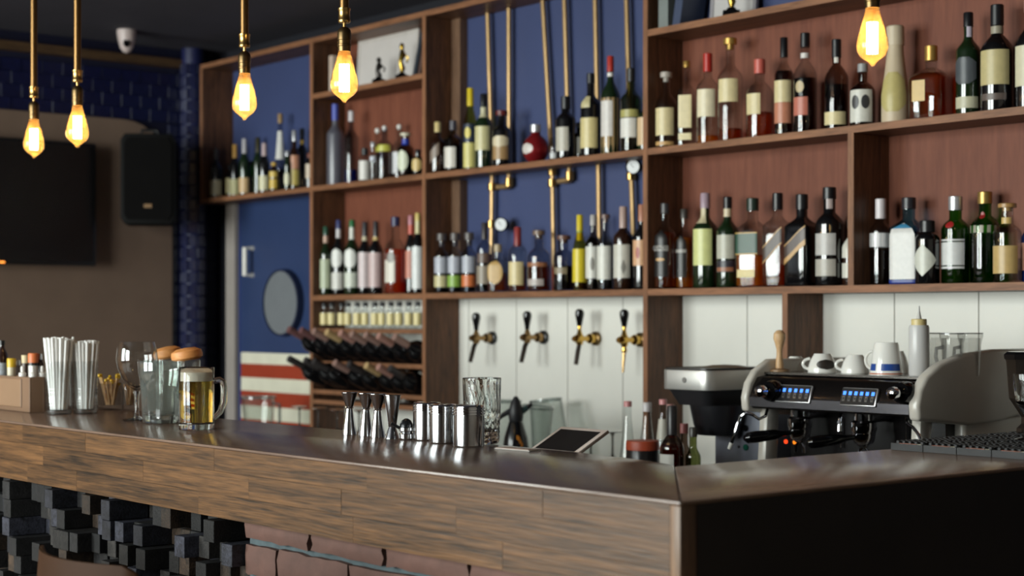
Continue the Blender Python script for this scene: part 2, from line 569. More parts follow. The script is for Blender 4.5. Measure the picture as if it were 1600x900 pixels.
# white boards behind the taps and the coffee machine
WB = plain((222, 220, 212), .5, var=.025, scale=6)
SEAM = on_y(807, YB - .01)[0]
PITCH = on_y(887, YB - .01)[0] - SEAM
k0 = SEAM - 7 * PITCH
for i in range(18):
    a, b = k0 + i * PITCH + .0018, k0 + (i + 1) * PITCH - .0018
    cuts = [(max(a, UX[1] + h), b)] if a < UX[1] + h < b else [(a, b)]
    if b < UX[1] + h or a > XE:
        continue
    obj('board', box(cuts[0][0], min(cuts[0][1], XE), YB - .010, YB - .001, .86, Z1 - T - .001), WB, wb)

# ---- copper pipes on the blue wall
YP = 4.092
def pipe_pt(px, py):
    x, d, z = on_y(px, YP, py)
    return (x, YP, z)
def pipes(label, path, gauge=None, join=None):
    pts = [pipe_pt(*p) for p in path]
    top = pts[0]
    e = thing('copper_pipe', label, 'pipe', (0, 0, 0), group='copper pipes on the blue wall')
    zt = ZT - T - .002
    a, b = Vector(pts[0]), Vector(pts[1])
    t = (zt - b.z) / (a.z - b.z)
    pts[0] = tuple(b + (a - b) * t)
    mb_ = MB().tube(pts, .0098, 10)
    obj('tube', mb_, COPPER, e)
    return e, pts
def fitting(par, p, r=.017, l=.03):
    obj('fitting', MB().lathe([(0, -l / 2), (r, -l / 2), (r, l / 2), (0, l / 2)], 14, *p), BRASS, par, bevel=.002, seg=1)
zz = Z1 + .002
def low(px):
    x, d = on_y(px, YP)
    return HY + (H - zz) * F / d
e, p = pipes('copper pipe with a dial gauge near its lower end', [(762, 25), (769, 265), (767, low(767))])
fitting(e, pipe_pt(769, 268)); fitting(e, pipe_pt(769, 292)); fitting(e, pipe_pt(768, 350))
e2, p2 = pipes('copper pipe bending into its neighbour just below the shelf', [(795, 2), (795.5, 291)])
q = pipe_pt(795.5, 291)
obj('elbow', MB().tube([q, (pipe_pt(770, 293)[0] + .03, YP, pipe_pt(770, 293)[2])], .0115, 10), COPPER, e2)
fitting(e2, pipe_pt(795.5, 285), .016, .035)
e3, p3 = pipes('leaning copper pipe behind the red ball bottle', [(848, 0), (863, 265), (866, low(866))])
fitting(e3, pipe_pt(863, 268)); fitting(e3, pipe_pt(863, 286))
e4, p4 = pipes('copper pipe ending in a right-angle elbow under the shelf', [(882, 0), (890, 281)])
q = pipe_pt(890, 281)
obj('elbow', MB().tube([q, (pipe_pt(865, 284)[0] + .03, YP, pipe_pt(865, 284)[2])], .0115, 10), COPPER, e4)
fitting(e4, pipe_pt(890, 275), .016, .035)
pipes('straight copper pipe behind the tall black bottle', [(930, 0), (935, 255), (937, low(937))])
e6, p6 = pipes('copper pipe beside the wooden upright with a gauge on it', [(979, 0), (986, 262), (993, low(993))])
fitting(e6, pipe_pt(985, 250)); fitting(e6, pipe_pt(986, 275))
def gauge(px, py, label, side):
    x, d, z = on_y(px, YP - .03, py)
    g = thing('pressure_gauge', label, 'gauge', (x, YP - .045, z), cam_az(x, YP) + math.radians(-18))
    R = Matrix.Rotation(PI / 2, 4, 'Y')
    obj('case', MB().lathe([(0, -.03), (.026, -.03), (.028, 0), (.024, .004), (.024, 0)], 24).xf(R), GLOSSBLACK, g)
    obj('dial', MB().lathe([(0, .001), (.0235, .001), (.0235, -.004), (0, -.004)][::-1], 24).xf(R), plain((200, 202, 204), .35, var=.02), g)
    obj('needle', box(.0012, .002, -.001, .001, -.004, .017), BLACK, g, rot=(.7, 0, 0))
    return g
gauge(787, 351, 'round white dial gauge low on a copper pipe', 1)
gauge(994, 261, 'round dial gauge tucked under the shelf by the upright', 1)

# ---- beer taps
def tap(px, py, label, style):
    x, d, z = on_y(px, YB - .012, py)
    t = thing('beer_tap', label, 'tap', (x, YB - .011, z), 0, 'beer taps on the white boards')
    t.scale = (1, 1, .90)
    L = .100
    m_ = plain((150, 120, 80), .3, 1.0, var=.15) if style == 0 else plain((206, 166, 84), .18, 1.0, var=.06)
    Ry = Matrix.Rotation(PI / 2, 4, 'X')     # lathe axis along -y
    obj('rosette', MB().lathe([(0, 0), (.030, 0), (.027, .010), (.020, .014), (0, .014)], 20).xf(Ry), BLACK if style == 0 else DKBRASS, t)
    obj('collar_nut', MB().lathe([(0, .012), (.020, .012), (.021, .035), (.014, .042), (0, .042)], 8).xf(Ry), m_, t, angle=20)
    obj('shank', MB().lathe([(0, .04), (.011, .04), (.0105, .055), (.012, .066), (.016, .076), (.016, L), (.010, L + .012), (0, L + .012)], 16).xf(Ry), m_, t)
    yb = -L + .018
    obj('body', MB().lathe([(0, -.024), (.012, -.024), (.014, -.01), (.014, .012), (.009, .026), (.006, .040), (0, .040)], 14, 0, yb, 0), m_, t)
    if style == 0:
        obj('handle', MB().lathe([(0, .034), (.008, .034), (.010, .05), (.017, .088), (.016, .102), (.008, .111), (0, .112)], 16, 0, yb, 0), GLOSSBLACK, t)
        obj('spout', MB().tube([(0, yb, -.015), (0, yb - .012, -.04), (0, yb - .03, -.105)], [.009, .0095, .0085], 12), plain((52, 42, 36), .35, .5), t)
    else:
        obj('handle_stem', MB().lathe([(0, .036), (.007, .036), (.0085, .05), (.006, .062), (0, .062)], 12, 0, yb, 0), m_, t)
        obj('handle', MB().lathe([(0, .052), (.009, .052), (.011, .066), (.017, .100), (.016, .112), (.008, .121), (0, .122)], 16, 0, yb, 0), GLOSSBLACK, t)
        if style == 1:
            obj('spout', MB().tube([(0, yb, -.02), (0, yb - .008, -.05), (0, yb - .018, -.105)], [.008, .009, .0085], 12), plain((52, 42, 36), .35, .5), t)
        else:
            obj('spout_joint', MB().lathe([(0, -.05), (.009, -.05), (.011, -.04), (.008, -.03), (.010, -.022), (0, -.022)], 12, 0, yb, 0), m_, t)
            obj('spout', MB().tube([(0, yb, -.045), (0, yb - .004, -.09), (0, yb - .006, -.128)], [.007, .0055, .004], 12), plain((196, 160, 110), .25, 1), t)
tap(769, 528, 'bronze beer tap with a dark spout, first from the wine rack', 0)
tap(849, 527, 'bronze beer tap with a dark spout, second from the wine rack', 0)
tap(931, 529, 'brass beer tap with dark angled spout, third from the wine rack', 1)
tap(1001, 531, 'polished brass beer tap with thin pale spout beside the upright', 2)

# ================================================================== BOTTLES
GL = {
    'clear': thin_glass((242, 244, 244)), 'grey': thin_glass((216, 218, 224)), 'frost': thin_glass((150, 150, 160), .3, 1, .55, (150, 150, 165)),
    'smoke': thin_glass((176, 160, 148)), 'green': thin_glass((110, 190, 84)), 'dgreen': plain((20, 36, 18), .07, var=.1, spec=1.0),
    'black': plain((13, 13, 15), .07, var=.05, spec=1.0), 'brown': plain((38, 20, 12), .07, var=.2, spec=1.0), 'blue': thin_glass((150, 208, 236)),
    'navy': plain((18, 28, 74), .08, var=.1), 'red': plain((150, 36, 40), .22, .55, var=.2), 'yellow': thin_glass((222, 214, 120)),
    'ceramic': plain((196, 178, 150), .45, var=.06, scale=20), 'olive': thin_glass((176, 182, 140)), 'amberg': plain((54, 24, 8), .07, var=.3, spec=.6, scale=30),
}
LQ = {
    'amber': thin_glass((250, 190, 90), .02, .4, .30, (240, 140, 20)), 'damber': thin_glass((224, 136, 66), .02, .4, .16, (196, 92, 16)), 'cola': thin_glass((128, 76, 52), .02, .4),
    'orange': thin_glass((236, 78, 26), .02, .4, .35, (230, 84, 30)), 'gold': thin_glass((226, 170, 60), .02, .4), 'water': thin_glass((214, 220, 222), .02, .4), 'blue': thin_glass((40, 60, 180), .02, .4, .3, (30, 50, 170)),
}
KIND = {  # body top, neck start, neck radius / body radius, superellipse exponent, foot
    'round': (.56, .72, .36, 2), 'tall': (.62, .76, .36, 2), 'wine': (.58, .78, .32, 2), 'gin': (.62, .74, .44, 2), 'sq': (.64, .76, .40, 7),
    'flat': (.58, .70, .40, 5), 'squat': (.54, .70, .30, 5), 'slim': (.52, .82, .42, 2), 'jar': (.70, .82, .55, 2), 'slope': (.34, .86, .40, 2), 'ball': (.50, .74, .36, 2), 'stone': (.30, .78, .58, 2),
}
def prof_of(kind, hgt, R, cap):
    zb, zs, nr, e = KIND[kind]
    rn = max(.0105, nr * R) if kind != 'jar' else nr * R
    P = [(0, 0, e), (R * .86, 0, e), (R * .97, hgt * .008, e), (R, hgt * .022, e)]
    if kind == 'ball':
        P = [(0, 0, 2), (R * .45, 0, 2)]
        for i in range(1, 10):
            t = -1.1 + i * (2.2) / 10
            P.append((R * math.cos(t), hgt * (.36 + .36 * math.sin(t) / math.sin(1.1) * .95), 2))
    elif kind in ('slope', 'stone'):
        P += [(R, hgt * zb, e)]
        for i in range(1, 8):
            t = i / 8
            s = (1 - t) ** 1.25
            P.append((rn + (R - rn) * s, hgt * (zb + (zs - zb) * t), e))
    else:
        P += [(R, hgt * zb * .5, e), (R, hgt * zb, e)]
        for i in range(1, 7):
            t = i / 7
            s = math.cos(t * PI / 2) if kind in ('round', 'gin', 'jar', 'flat', 'squat') else (0.5 + 0.5 * math.cos(t * PI))
            P.append((rn + (R - rn) * s, hgt * (zb + (zs - zb) * t), e + (2 - e) * t))
    P += [(rn, hgt * zs, 2), (rn, hgt * (1 - cap * .6), 2), (rn * .7, hgt * (1 - cap * .6) + .001, 2), (0, hgt * (1 - cap * .6) + .001, 2)]
    return P, rn
def prof_r(P, z):
    for (r0, z0, e0), (r1, z1, e1) in zip(P[1:], P[2:]):
        if z0 <= z <= z1 and z1 > z0:
            t = (z - z0) / (z1 - z0)
            return r0 + (r1 - r0) * t, e0 + (e1 - e0) * t
    return P[-3][0], 2
def patch(P, hgt, z0, z1, half, shape='r', ang0=0.0, off=.0009, slope=0.0):
    """curved label or painted shine that follows the bottle wall"""
    mb_ = MB()
    nz, na = (10 if shape != 'r' else 6), 12
    vs, fs = [], []
    for i in range(nz + 1):
        t = i / nz
        z = (z0 + (z1 - z0) * t) * hgt
        u = 2 * t - 1
        wd = half
        if shape == 'o':
            wd = half * math.sqrt(max(0.004, 1 - u * u))
        elif shape == 'a':
            wd = half * (1 if u < .55 else math.sqrt(max(.01, 1 - ((u - .55) / .45) ** 2)))
        elif shape == 'x':
            wd = half * max(.04, (1 - abs(u) ** 1.3))
        elif shape == 'h':
            wd = half * min(1, (1.25 - abs(u)) / .62)
        r, e = prof_r(P, z)
        for j in range(na + 1):
            a = math.radians(ang0 + wd * (2 * j / na - 1))
            zz_ = z + slope * a * hgt
            if slope:
                r, e = prof_r(P, zz_)
            c, s_ = math.cos(a), math.sin(a)
            k = 1 if e == 2 else (abs(c) ** e + abs(s_) ** e) ** (-1 / e)
            rr = r * k + off
            vs.append((rr * c, rr * s_, zz_))
    n = na + 1
    for i in range(nz):
        for j in range(na):
            fs.append((i * n + j, i * n + j + 1, (i + 1) * n + j + 1, (i + 1) * n + j))
    return mb_.add(vs, fs)
def cap_mesh(style, rn, hgt, cap):
    z0, z1 = hgt * (1 - cap), hgt
    r = rn * 1.12
    if style == 'c':
        return MB().lathe([(0, z0 - .0005), (r, z0), (r, z1 - .002), (r * .9, z1), (0, z1)], 20)
    if style == 'k':
        zm = z0 + (z1 - z0) * .45
        return MB().lathe([(0, z0), (rn * .8, z0), (rn * .8, zm), (rn * 1.5, zm), (rn * 1.5, z1 - .002), (rn * 1.3, z1), (0, z1)], 20)
    if style == 'b':
        P = [(rn * .7, z0)]
        rb = (z1 - z0) * .5
        for i in range(1, 9):
            t = -PI / 2 + .6 + i * (PI - .6) / 8
            P.append((max(1e-7, rb * math.cos(t)) if i < 8 else 0, z1 - rb + rb * math.sin(t)))
        return MB().lathe([(0, z0)] + P, 16)
    if style == 't':   # tapered capsule
        return MB().lathe([(0, z0 - .0005), (r * 1.02, z0), (r * .98, z1 - .003), (r * .85, z1), (0, z1)], 20)
SHELF_PH = {
    'R2': ('on upper shelf above espresso machine', Z2), 'R1': ('on lower shelf above grinder', Z1), 'Q1': ('on lower shelf above espresso machine', Z1),
    'B2': ('on upper shelf before the pipes', Z2), 'B1': ('on shelf above beer taps', Z1),
    'L2': ('on upper shelf over wine rack', Z2), 'L1': ('on lower shelf over wine rack', Z1), 'D2': ('on shelf over blue door', Z2),
}
PAPER = lambda c: plain(c, .38, var=.05, scale=60)
def bottle(px, top, wpx, where, look, kind, glass, cap, labels=(), liquid=None, Y=None, rot=14, capfrac=.13, text=None):
    ph, zs = SHELF_PH[where]
    if Y is None:
        Y = 4.005 if where in ('B2',) else (4.01 if where == 'B1' else 4.035)
    for _ in range(40):
        x, d = on_y(px, Y)
        R = min(wpx * d / F / 2, .066)
        hit = [u for u in UX if u < x + .12 and x - R < u + T / 2 + .001 and not (u == UX[4] and where == 'R2')]
        hit = [u for u in hit if abs(x - u) < .12]
        if not hit or Y < 3.965:
            break
        if x < hit[0] - T / 2 - .02:
            break
        Y -= .004
    hgt = (H - (top - HY) * d / F) - zs
    b = thing('bottle', look + ' ' + ph, 'bottle', (x, Y, zs + .0005), cam_az(x, Y) - math.radians(rot), 'bottles ' + ph)
    P, rn = prof_of(kind, hgt, R, capfrac)
    obj('glass_body', MB().lathe([(r, z, e) for r, z, e in P], 28 if KIND[kind][3] == 2 else 40), GL[glass], b, angle=50)
    if cap:
        style, ccol = cap
        cm = plain(ccol, .35, .7 if ccol in GOLDS else 0.0, var=.06)
        obj('cap', cap_mesh(style, rn, hgt, capfrac), cm, b)
    if liquid:
        fr, lm = liquid
        LP = [(max(0, r - .0025), max(z, .006), e) for r, z, e in P if z < fr * hgt]
        r, e = prof_r(P, fr * hgt)
        LP += [(r - .0025, fr * hgt, e), (0, fr * hgt, 2)]
        obj('liquid', MB().lathe(LP, 28), LQ[lm], b, angle=50)
    for lb in labels:
        z0, z1, half, col = lb[:4]
        shape = lb[4] if len(lb) > 4 else 'r'
        a0 = lb[5] if len(lb) > 5 else 0
        sl = lb[6] if len(lb) > 6 else 0
        off = lb[7] if len(lb) > 7 else .0009
        nm = 'label_or_shine' if z1 < KIND[kind][1] + .04 else 'neck_band'
        obj(nm, patch(P, hgt, z0, z1, half, shape, a0, off, sl), PAPER(col), b, angle=70)
    return b, P, hgt, R
GOLD, SILV, CREAM, OFFW, BLK, RED = (196, 156, 84), (200, 200, 204), (214, 198, 152), (224, 220, 208), (22, 22, 26), (176, 44, 36)
GOLDS = (GOLD, SILV, (170, 140, 80))
TAN = (190, 150, 96)
N = .001
# --- upper shelf above the espresso machine
bt = bottle
bt(1041, 113, 34, 'R2', 'clear empty bottle with faded cream label beside the upright', 'round', 'clear', ('k', (170, 160, 150)), [(.16, .52, 55, CREAM), (.03, .08, 55, TAN)])
bt(1073, 96, 25, 'R2', 'slim square clear bottle with tall cream label', 'sq', 'clear', ('c', GOLD), [(.22, .60, 40, CREAM), (.08, .16, 40, CREAM)], capfrac=.07)
bt(1106, 84, 35, 'R2', 'clear bottle with red cap and cream label', 'tall', 'clear', ('c', RED), [(.30, .60, 52, (222, 210, 178))], (.10, 'amber'), capfrac=.2)
bt(1141, 60, 39, 'R2', 'tall clear bottle with gold cap and square cream label', 'tall', 'clear', ('k', GOLD), [(.38, .60, 50, CREAM)], (.13, 'damber'), capfrac=.11)
bt(1187, 93, 43, 'R2', 'broad clear bottle with salmon pink cap, a third full', 'round', 'clear', ('c', (196, 96, 84)), [(.30, .56, 34, CREAM, 'r', -18)], (.33, 'damber'), capfrac=.18)
bt(1225, 59, 30, 'R2', 'dark amber bottle with cream and pink label', 'tall', 'clear', ('c', BLK), [(.34, .56, 60, CREAM), (.13, .338, 60, (190, 124, 96))], (.66, 'cola'), capfrac=.2)
bt(1258, 52, 37, 'R2', 'dark bottle with pink square label and white neck tag', 'round', 'clear', ('c', BLK), [(.18, .36, 40, (186, 110, 92), 'r', -14), (.40, .52, 22, (190, 170, 130), 'o', -14), (.75, .80, 100, (210, 205, 200))], (.55, 'cola'), capfrac=.14)
bt(1307, 62, 37, 'R2', 'whisky bottle with low cream band and black cap', 'round', 'smoke', ('c', BLK), [(.06, .20, 62, CREAM), (.74, .90, 26, (220, 216, 206), 'r', 10)], (.5, 'cola'), capfrac=.2)
bt(1348, 100, 39, 'R2', 'bottle whose white label shows two dark circles', 'round', 'smoke', ('c', (150, 150, 150)), [(.08, .58, 60, (206, 204, 194)), (.28, .50, 19, (52, 52, 54), 'o', -22, 0, .0014), (.28, .50, 19, (52, 52, 54), 'o', 26, 0, .0014)], (.5, 'cola'))
b_, P_, h_, R_ = bt(1399, 41, 43, 'R2', 'opaque cream ceramic bottle with embossed panel', 'stone', 'ceramic', ('t', (200, 184, 158)), [(.12, .52, 62, (186, 172, 112), 'h')], capfrac=.2)
bt(1455, 72, 59, 'R2', 'squat square decanter bottle of dark amber spirit, gold stopper', 'squat', 'clear', ('c', GOLD), [(.24, .52, 19, (206, 172, 104), 'r', -14)], (.62, 'damber'), rot=24, capfrac=.2)
bt(1513, 20, 38, 'R2', 'dark green bottle with grey eight-sided label', 'tall', 'dgreen', ('c', BLK), [(.30, .56, 60, (76, 80, 84), 'h', -8), (.07, .18, 62, (186, 182, 156)), (.76, .88, 30, (186, 176, 190), 'r', 25)], capfrac=.14)
bt(1558, 8, 51, 'R2', 'tall black bottle with big blank cream label', 'round', 'black', ('c', BLK), [(.25, .57, 58, (190, 176, 128)), (.11, .17, 46, (96, 84, 78)), (.73, .80, 100, (150, 142, 124))], capfrac=.19)
bt(1609, -4, 44, 'R2', 'black bottle with pale label, last in row,', 'round', 'black', ('c', (160, 120, 110)), [(.2, .56, 60, (206, 198, 170))])
# --- lower shelf
b_, P_, h_, R_ = bt(1039, 318, 34, 'R1', 'amber whiskey bottle with black arched label lettered BLACK', 'tall', 'clear', ('c', (60, 58, 60)), [(.14, .68, 40, (30, 28, 28), 'a', -14), (.44, .50, 44, (150, 146, 140), 'r', -14, 0, .0014), (.32, .36, 26, TAN, 'o', -14, 0, .0014)], (.66, 'damber'), capfrac=.12)
tx = bpy.data.curves.new('lettering', 'FONT')
tx.body = 'BLACK'
tx.size = .017
tx.align_x = 'CENTER'
tx.extrude = .0003
tmp = bpy.data.objects.new('lettering_source', tx)
C.objects.link(tmp)
bpy.context.view_layer.update()
tme_ = bpy.data.meshes.new_from_object(tmp.evaluated_get(bpy.context.evaluated_depsgraph_get()))
bpy.data.objects.remove(tmp)
to = bpy.data.objects.new('lettering', tme_)
C.objects.link(to)
a_ = math.radians(-14)
to.parent = b_
to.location = ((R_ + .0022) * math.cos(a_), (R_ + .0022) * math.sin(a_), h_ * .455)
to.rotation_euler = (PI / 2, 0, a_ + PI / 2)
tme_.materials.clear()
tme_.materials.append(plain((40, 38, 38), .5))
bt(1069, 327, 28, 'R1', 'smaller amber whiskey bottle with black arched label', 'tall', 'clear', ('c', (64, 60, 56)), [(.14, .66, 36, (32, 30, 28), 'a', -12), (.45, .49, 38, (150, 146, 140), 'r', -12, 0, .0014)], (.64, 'amber'), capfrac=.12)
bt(1102, 302, 38, 'R1', 'green bottle with large pale yellow label', 'tall', 'dgreen', ('t', (168, 146, 158)), [(.24, .62, 54, (206, 208, 140), 'r', -8), (.68, .84, 40, (196, 184, 150), 'r', -20)], capfrac=.16)
bt(1137, 308, 34, 'R1', 'green bottle with grey label and cream neck', 'tall', 'dgreen', ('c', BLK), [(.32, .58, 56, (182, 180, 164), 'r', -6), (.17, .30, 56, (44, 42, 50), 'r', -6), (.18, .225, 50, (150, 98, 70), 'r', -6, 0, .0014), (.78, .87, 180, (206, 190, 158))], capfrac=.13)
bt(1176, 310, 43, 'R1', 'square amber bottle with dark green label', 'sq', 'clear', ('c', (30, 46, 38)), [(.37, .605, 44, (40, 74, 58), 'r'), (.60, .612, 44, GOLD, 'r', 0, 0, .0013), (.365, .377, 44, GOLD, 'r', 0, 0, .0013), (.11, .20, 36, (206, 186, 120))], (.36, 'amber'), rot=30, capfrac=.14)
bt(1215, 302, 37, 'R1', 'square clear bottle with slanted dark label edged in gold', 'sq', 'clear', ('c', BLK), [(.36, .52, 44, (70, 56, 48), 'r', 0, .14), (.515, .53, 44, TAN, 'r', 0, .14, .0014), (.35, .365, 44, TAN, 'r', 0, .14, .0014)], (.24, 'damber'), rot=30, capfrac=.18)
bt(1253, 304, 43, 'R1', 'square black bottle with slanted brown label', 'sq', 'black', ('c', BLK), [(.40, .54, 44, (74, 60, 54), 'r', 0, .14), (.535, .55, 44, TAN, 'r', 0, .14, .0014), (.34, .40, 44, TAN, 'r', 0, .14, .0014)], rot=34, capfrac=.16)
bt(1296, 293, 43, 'R1', 'large black bottle with two grey labels', 'gin', 'black', ('c', BLK), [(.31, .53, 52, (186, 182, 178), 'r', -12), (.10, .27, 52, (176, 170, 160), 'r', -12), (.78, .94, 30, (176, 160, 156), 'r', 14)], capfrac=.12)
bt(1330, 343, 28, 'R1', 'dark bottle half hidden behind the divider', 'round', 'brown', ('c', (90, 80, 74)), [(.42, .72, 62, (206, 202, 190)), (.12, .34, 62, (206, 202, 190))], Y=4.06)
bt(1376, 311, 34, 'Q1', 'clear bottle with white collar label and white cap', 'gin', 'clear', ('c', (212, 204, 206)), [(.44, .60, 180, (206, 204, 204))], (.4, 'water'), capfrac=.23)
bt(1420, 309, 49, 'Q1', 'pale blue square bottle with tall white arched label', 'sq', 'blue', ('c', (36, 34, 40)), [(.06, .70, 42, (212, 210, 206), 'a', 0), (.005, .055, 44, (24, 48, 130), 'r', 0)], (.6, 'water'), rot=26, capfrac=.13, Y=4.05)
bt(1449, 345, 38, 'Q1', 'short black bottle with white diamond label', 'jar', 'black', ('c', BLK), [(.12, .62, 66, (204, 204, 192), 'x', -10)], capfrac=.18, Y=3.985)
bt(1493, 307, 44, 'Q1', 'bright green gin bottle with white label and red seal', 'gin', 'green', ('c', SILV), [(.21, .47, 56, (206, 206, 204), 'r', -6), (.485, .505, 56, (206, 206, 204), 'r', -6), (.17, .195, 56, (206, 206, 204), 'r', -6), (.63, .71, 20, (156, 36, 36), 'o', -14)], capfrac=.16)
bt(1539, 300, 45, 'Q1', 'faceted green gin bottle with grey band', 'gin', 'green', ('c', (170, 140, 80)), [(.55, .63, 180, (150, 146, 130)), (.70, .78, 20, (150, 36, 36), 'o', -6)], capfrac=.13, Y=4.06)
bt(1574, 318, 43, 'Q1', 'clear bottle with big tan label and cork', 'gin', 'clear', ('k', (168, 128, 76)), [(.11, .46, 62, (190, 160, 104), 'r', -4), (.74, .82, 50, (196, 164, 100))], (.3, 'water'), capfrac=.1, Y=3.99)
bt(1618, 318, 42, 'Q1', 'dark blue bottle at the end of the row', 'round', 'navy', ('c', SILV), [(.15, .5, 60, (170, 120, 100))])
# --- blue bay upper shelf
bt(684, 191, 26, 'B2', 'dark brown bottle with slanted grey label beside the upright', 'round', 'brown', ('c', (206, 186, 130)), [(.32, .55, 36, (128, 112, 100), 'r', -20, .15)], rot=8, capfrac=.2)
bt(708, 189, 28, 'B2', 'brown bottle with small square white label', 'tall', 'smoke', ('c', (70, 68, 78)), [(.08, .48, 44, (212, 206, 196), 'r', -14)], (.5, 'cola'), capfrac=.18)
bt(735, 138, 22, 'B2', 'lemon liqueur bottle with bright yellow capsule', 'slim', 'yellow', ('t', (214, 188, 40)), [(.34, .56, 62, (40, 48, 66)), (.38, .52, 26, (214, 196, 90), 'o', -10, 0, .0014), (.03, .33, 62, (206, 196, 120))], (.5, 'gold'), capfrac=.22)
bt(756, 147, 28, 'B2', 'green whisky bottle with cream label', 'round', 'dgreen', ('c', BLK), [(.24, .56, 56, (198, 190, 142), 'r', -4), (.68, .82, 60, (190, 184, 150))], capfrac=.16)
bt(784, 173, 29, 'B2', 'dark bottle with shaped cream and gold label', 'gin', 'black', ('k', (96, 34, 34)), [(.12, .36, 56, (160, 128, 86)), (.34, .54, 58, (206, 192, 160), 'h')], capfrac=.16)
bt(837, 195, 41, 'B2', 'round red ball-shaped bottle with silver cap', 'ball', 'red', ('c', SILV), [(.22, .50, 36, (206, 198, 192), 'o', -34)], capfrac=.2)
bt(865, 213, 13, 'B2', 'little empty clear flask', 'gin', 'clear', None, [(.05, .3, 40, (206, 206, 206))], Y=3.972)
bt(884, 151, 31, 'B2', 'black bottle with plain grey label', 'gin', 'black', ('c', BLK), [(.12, .50, 44, (184, 178, 164), 'r', -16)], capfrac=.2, Y=3.99)
bt(905, 192, 15, 'B2', 'short dark bottle with grey label wedged between black bottles', 'gin', 'black', ('c', BLK), [(.15, .6, 60, (150, 146, 134))], Y=4.036)
bt(923, 115, 32, 'B2', 'tall black bottle with cream body and shoulder labels', 'tall', 'black', ('c', BLK), [(.10, .46, 58, (206, 190, 136), 'r', -4), (.58, .72, 30, (196, 184, 140), 'r', -22)], capfrac=.12)
bt(954, 88, 30, 'B2', 'green bottle wrapped in tan paper with red cap', 'wine', 'dgreen', ('t', (170, 50, 40)), [(.01, .57, 178, (166, 136, 94), 'r', 0), (.18, .54, 42, (206, 200, 194), 'r', -16, 0, .0014), (.79, .83, 100, (214, 210, 206))], capfrac=.16)
bt(986, 107, 33, 'B2', 'olive bottle with white label by upright', 'tall', 'olive', ('c', (40, 38, 38)), [(.17, .40, 52, (214, 210, 202), 'r', -10), (.41, .50, 58, (168, 160, 96), 'r', -4)], (.5, 'cola'), capfrac=.16)
bt(1010, 150, 28, 'B2', 'bottle with pale striped label half behind the upright', 'tall', 'dgreen', ('c', (60, 120, 70)), [(.1, .6, 70, (206, 176, 136))], Y=4.015)
# --- blue bay lower shelf
for i, (c_, col, nm) in enumerate([(690, (196, 186, 140), 'cream'), (711, (132, 168, 70), 'green'), (733, (204, 112, 62), 'orange')]):
    bt(c_, 365 - i * .7, 23, 'B1', 'clear apothecary bottle with a %s label band' % nm, 'gin', 'grey', ('k', (84, 76, 74)), [(.10, .29, 85, col), (.33, .60, 60, (172, 174, 184), 'r', 0)], (.6, 'cola'), capfrac=.22)  # silver-grey patch above each band paints the shine of the glass
bt(757, 348, 24, 'B1', 'dark bottle with slim neck and faint brown label', 'tall', 'grey', ('c', (60, 54, 56)), [(.12, .38, 70, (140, 128, 112)), (.42, .56, 50, (96, 76, 66))], (.55, 'cola'), capfrac=.24)
bt(778, 382, 29, 'B1', 'short flask with oval tan label', 'flat', 'clear', ('c', (172, 152, 120)), [(.16, .66, 44, (196, 160, 100), 'o', -6)], (.4, 'damber'), capfrac=.16)
bt(809, 355, 29, 'B1', 'bottle with square cream label and red capsule', 'tall', 'clear', ('t', (140, 50, 48)), [(.10, .46, 54, (210, 192, 142), 'r', -4)], (.4, 'damber'), capfrac=.3)
bt(842, 360, 36, 'B1', 'round-shouldered bottle with thin white label low down', 'round', 'grey', ('k', (120, 96, 78)), [(.09, .20, 46, (176, 164, 158), 'r', -8), (.40, .47, 60, (150, 96, 60))], (.42, 'damber'), capfrac=.14)
bt(881, 368, 33, 'B1', 'clear bottle with brown wooden stopper', 'gin', 'grey', ('k', (104, 70, 56)), [(.30, .42, 40, (130, 116, 92), 'r', -10)], (.45, 'cola'), capfrac=.14)
bt(906, 336, 22, 'B1', 'lemon liqueur bottle with full yellow label and yellow capsule', 'slim', 'yellow', ('t', (214, 190, 40)), [(.11, .55, 85, (214, 192, 42)), (.77, .83, 180, (60, 132, 60))], (.4, 'gold'), capfrac=.34)
bt(927, 336, 24, 'B1', 'brown bottle with sketch on its white label', 'tall', 'smoke', ('t', (176, 170, 166)), [(.16, .58, 62, (208, 206, 196)), (.26, .44, 16, (130, 126, 118), 'o', 6, 0, .0014)], (.7, 'cola'), capfrac=.14, Y=4.03)
bt(946, 335, 26, 'B1', 'clear bottle with plain white label and tall pale neck', 'tall', 'clear', ('k', (110, 86, 80)), [(.14, .58, 58, (212, 210, 200), 'r', -4)], (.3, 'cola'), capfrac=.1)
bt(974, 323, 31, 'B1', 'dark brown bottle with grey-white drawing label', 'tall', 'brown', ('t', (176, 150, 140)), [(.14, .54, 58, (196, 192, 180), 'r', -4), (.18, .36, 14, (128, 124, 116), 'x', 14, 0, .0014)], capfrac=.26)
bt(1003, 320, 28, 'B1', 'dark bottle with peach label against the upright', 'tall', 'black', ('t', (176, 120, 96)), [(.28, .58, 62, (206, 160, 122)), (.36, .50, 14, (156, 60, 48), 'o', -14, 0, .0014)], capfrac=.2, Y=4.03)
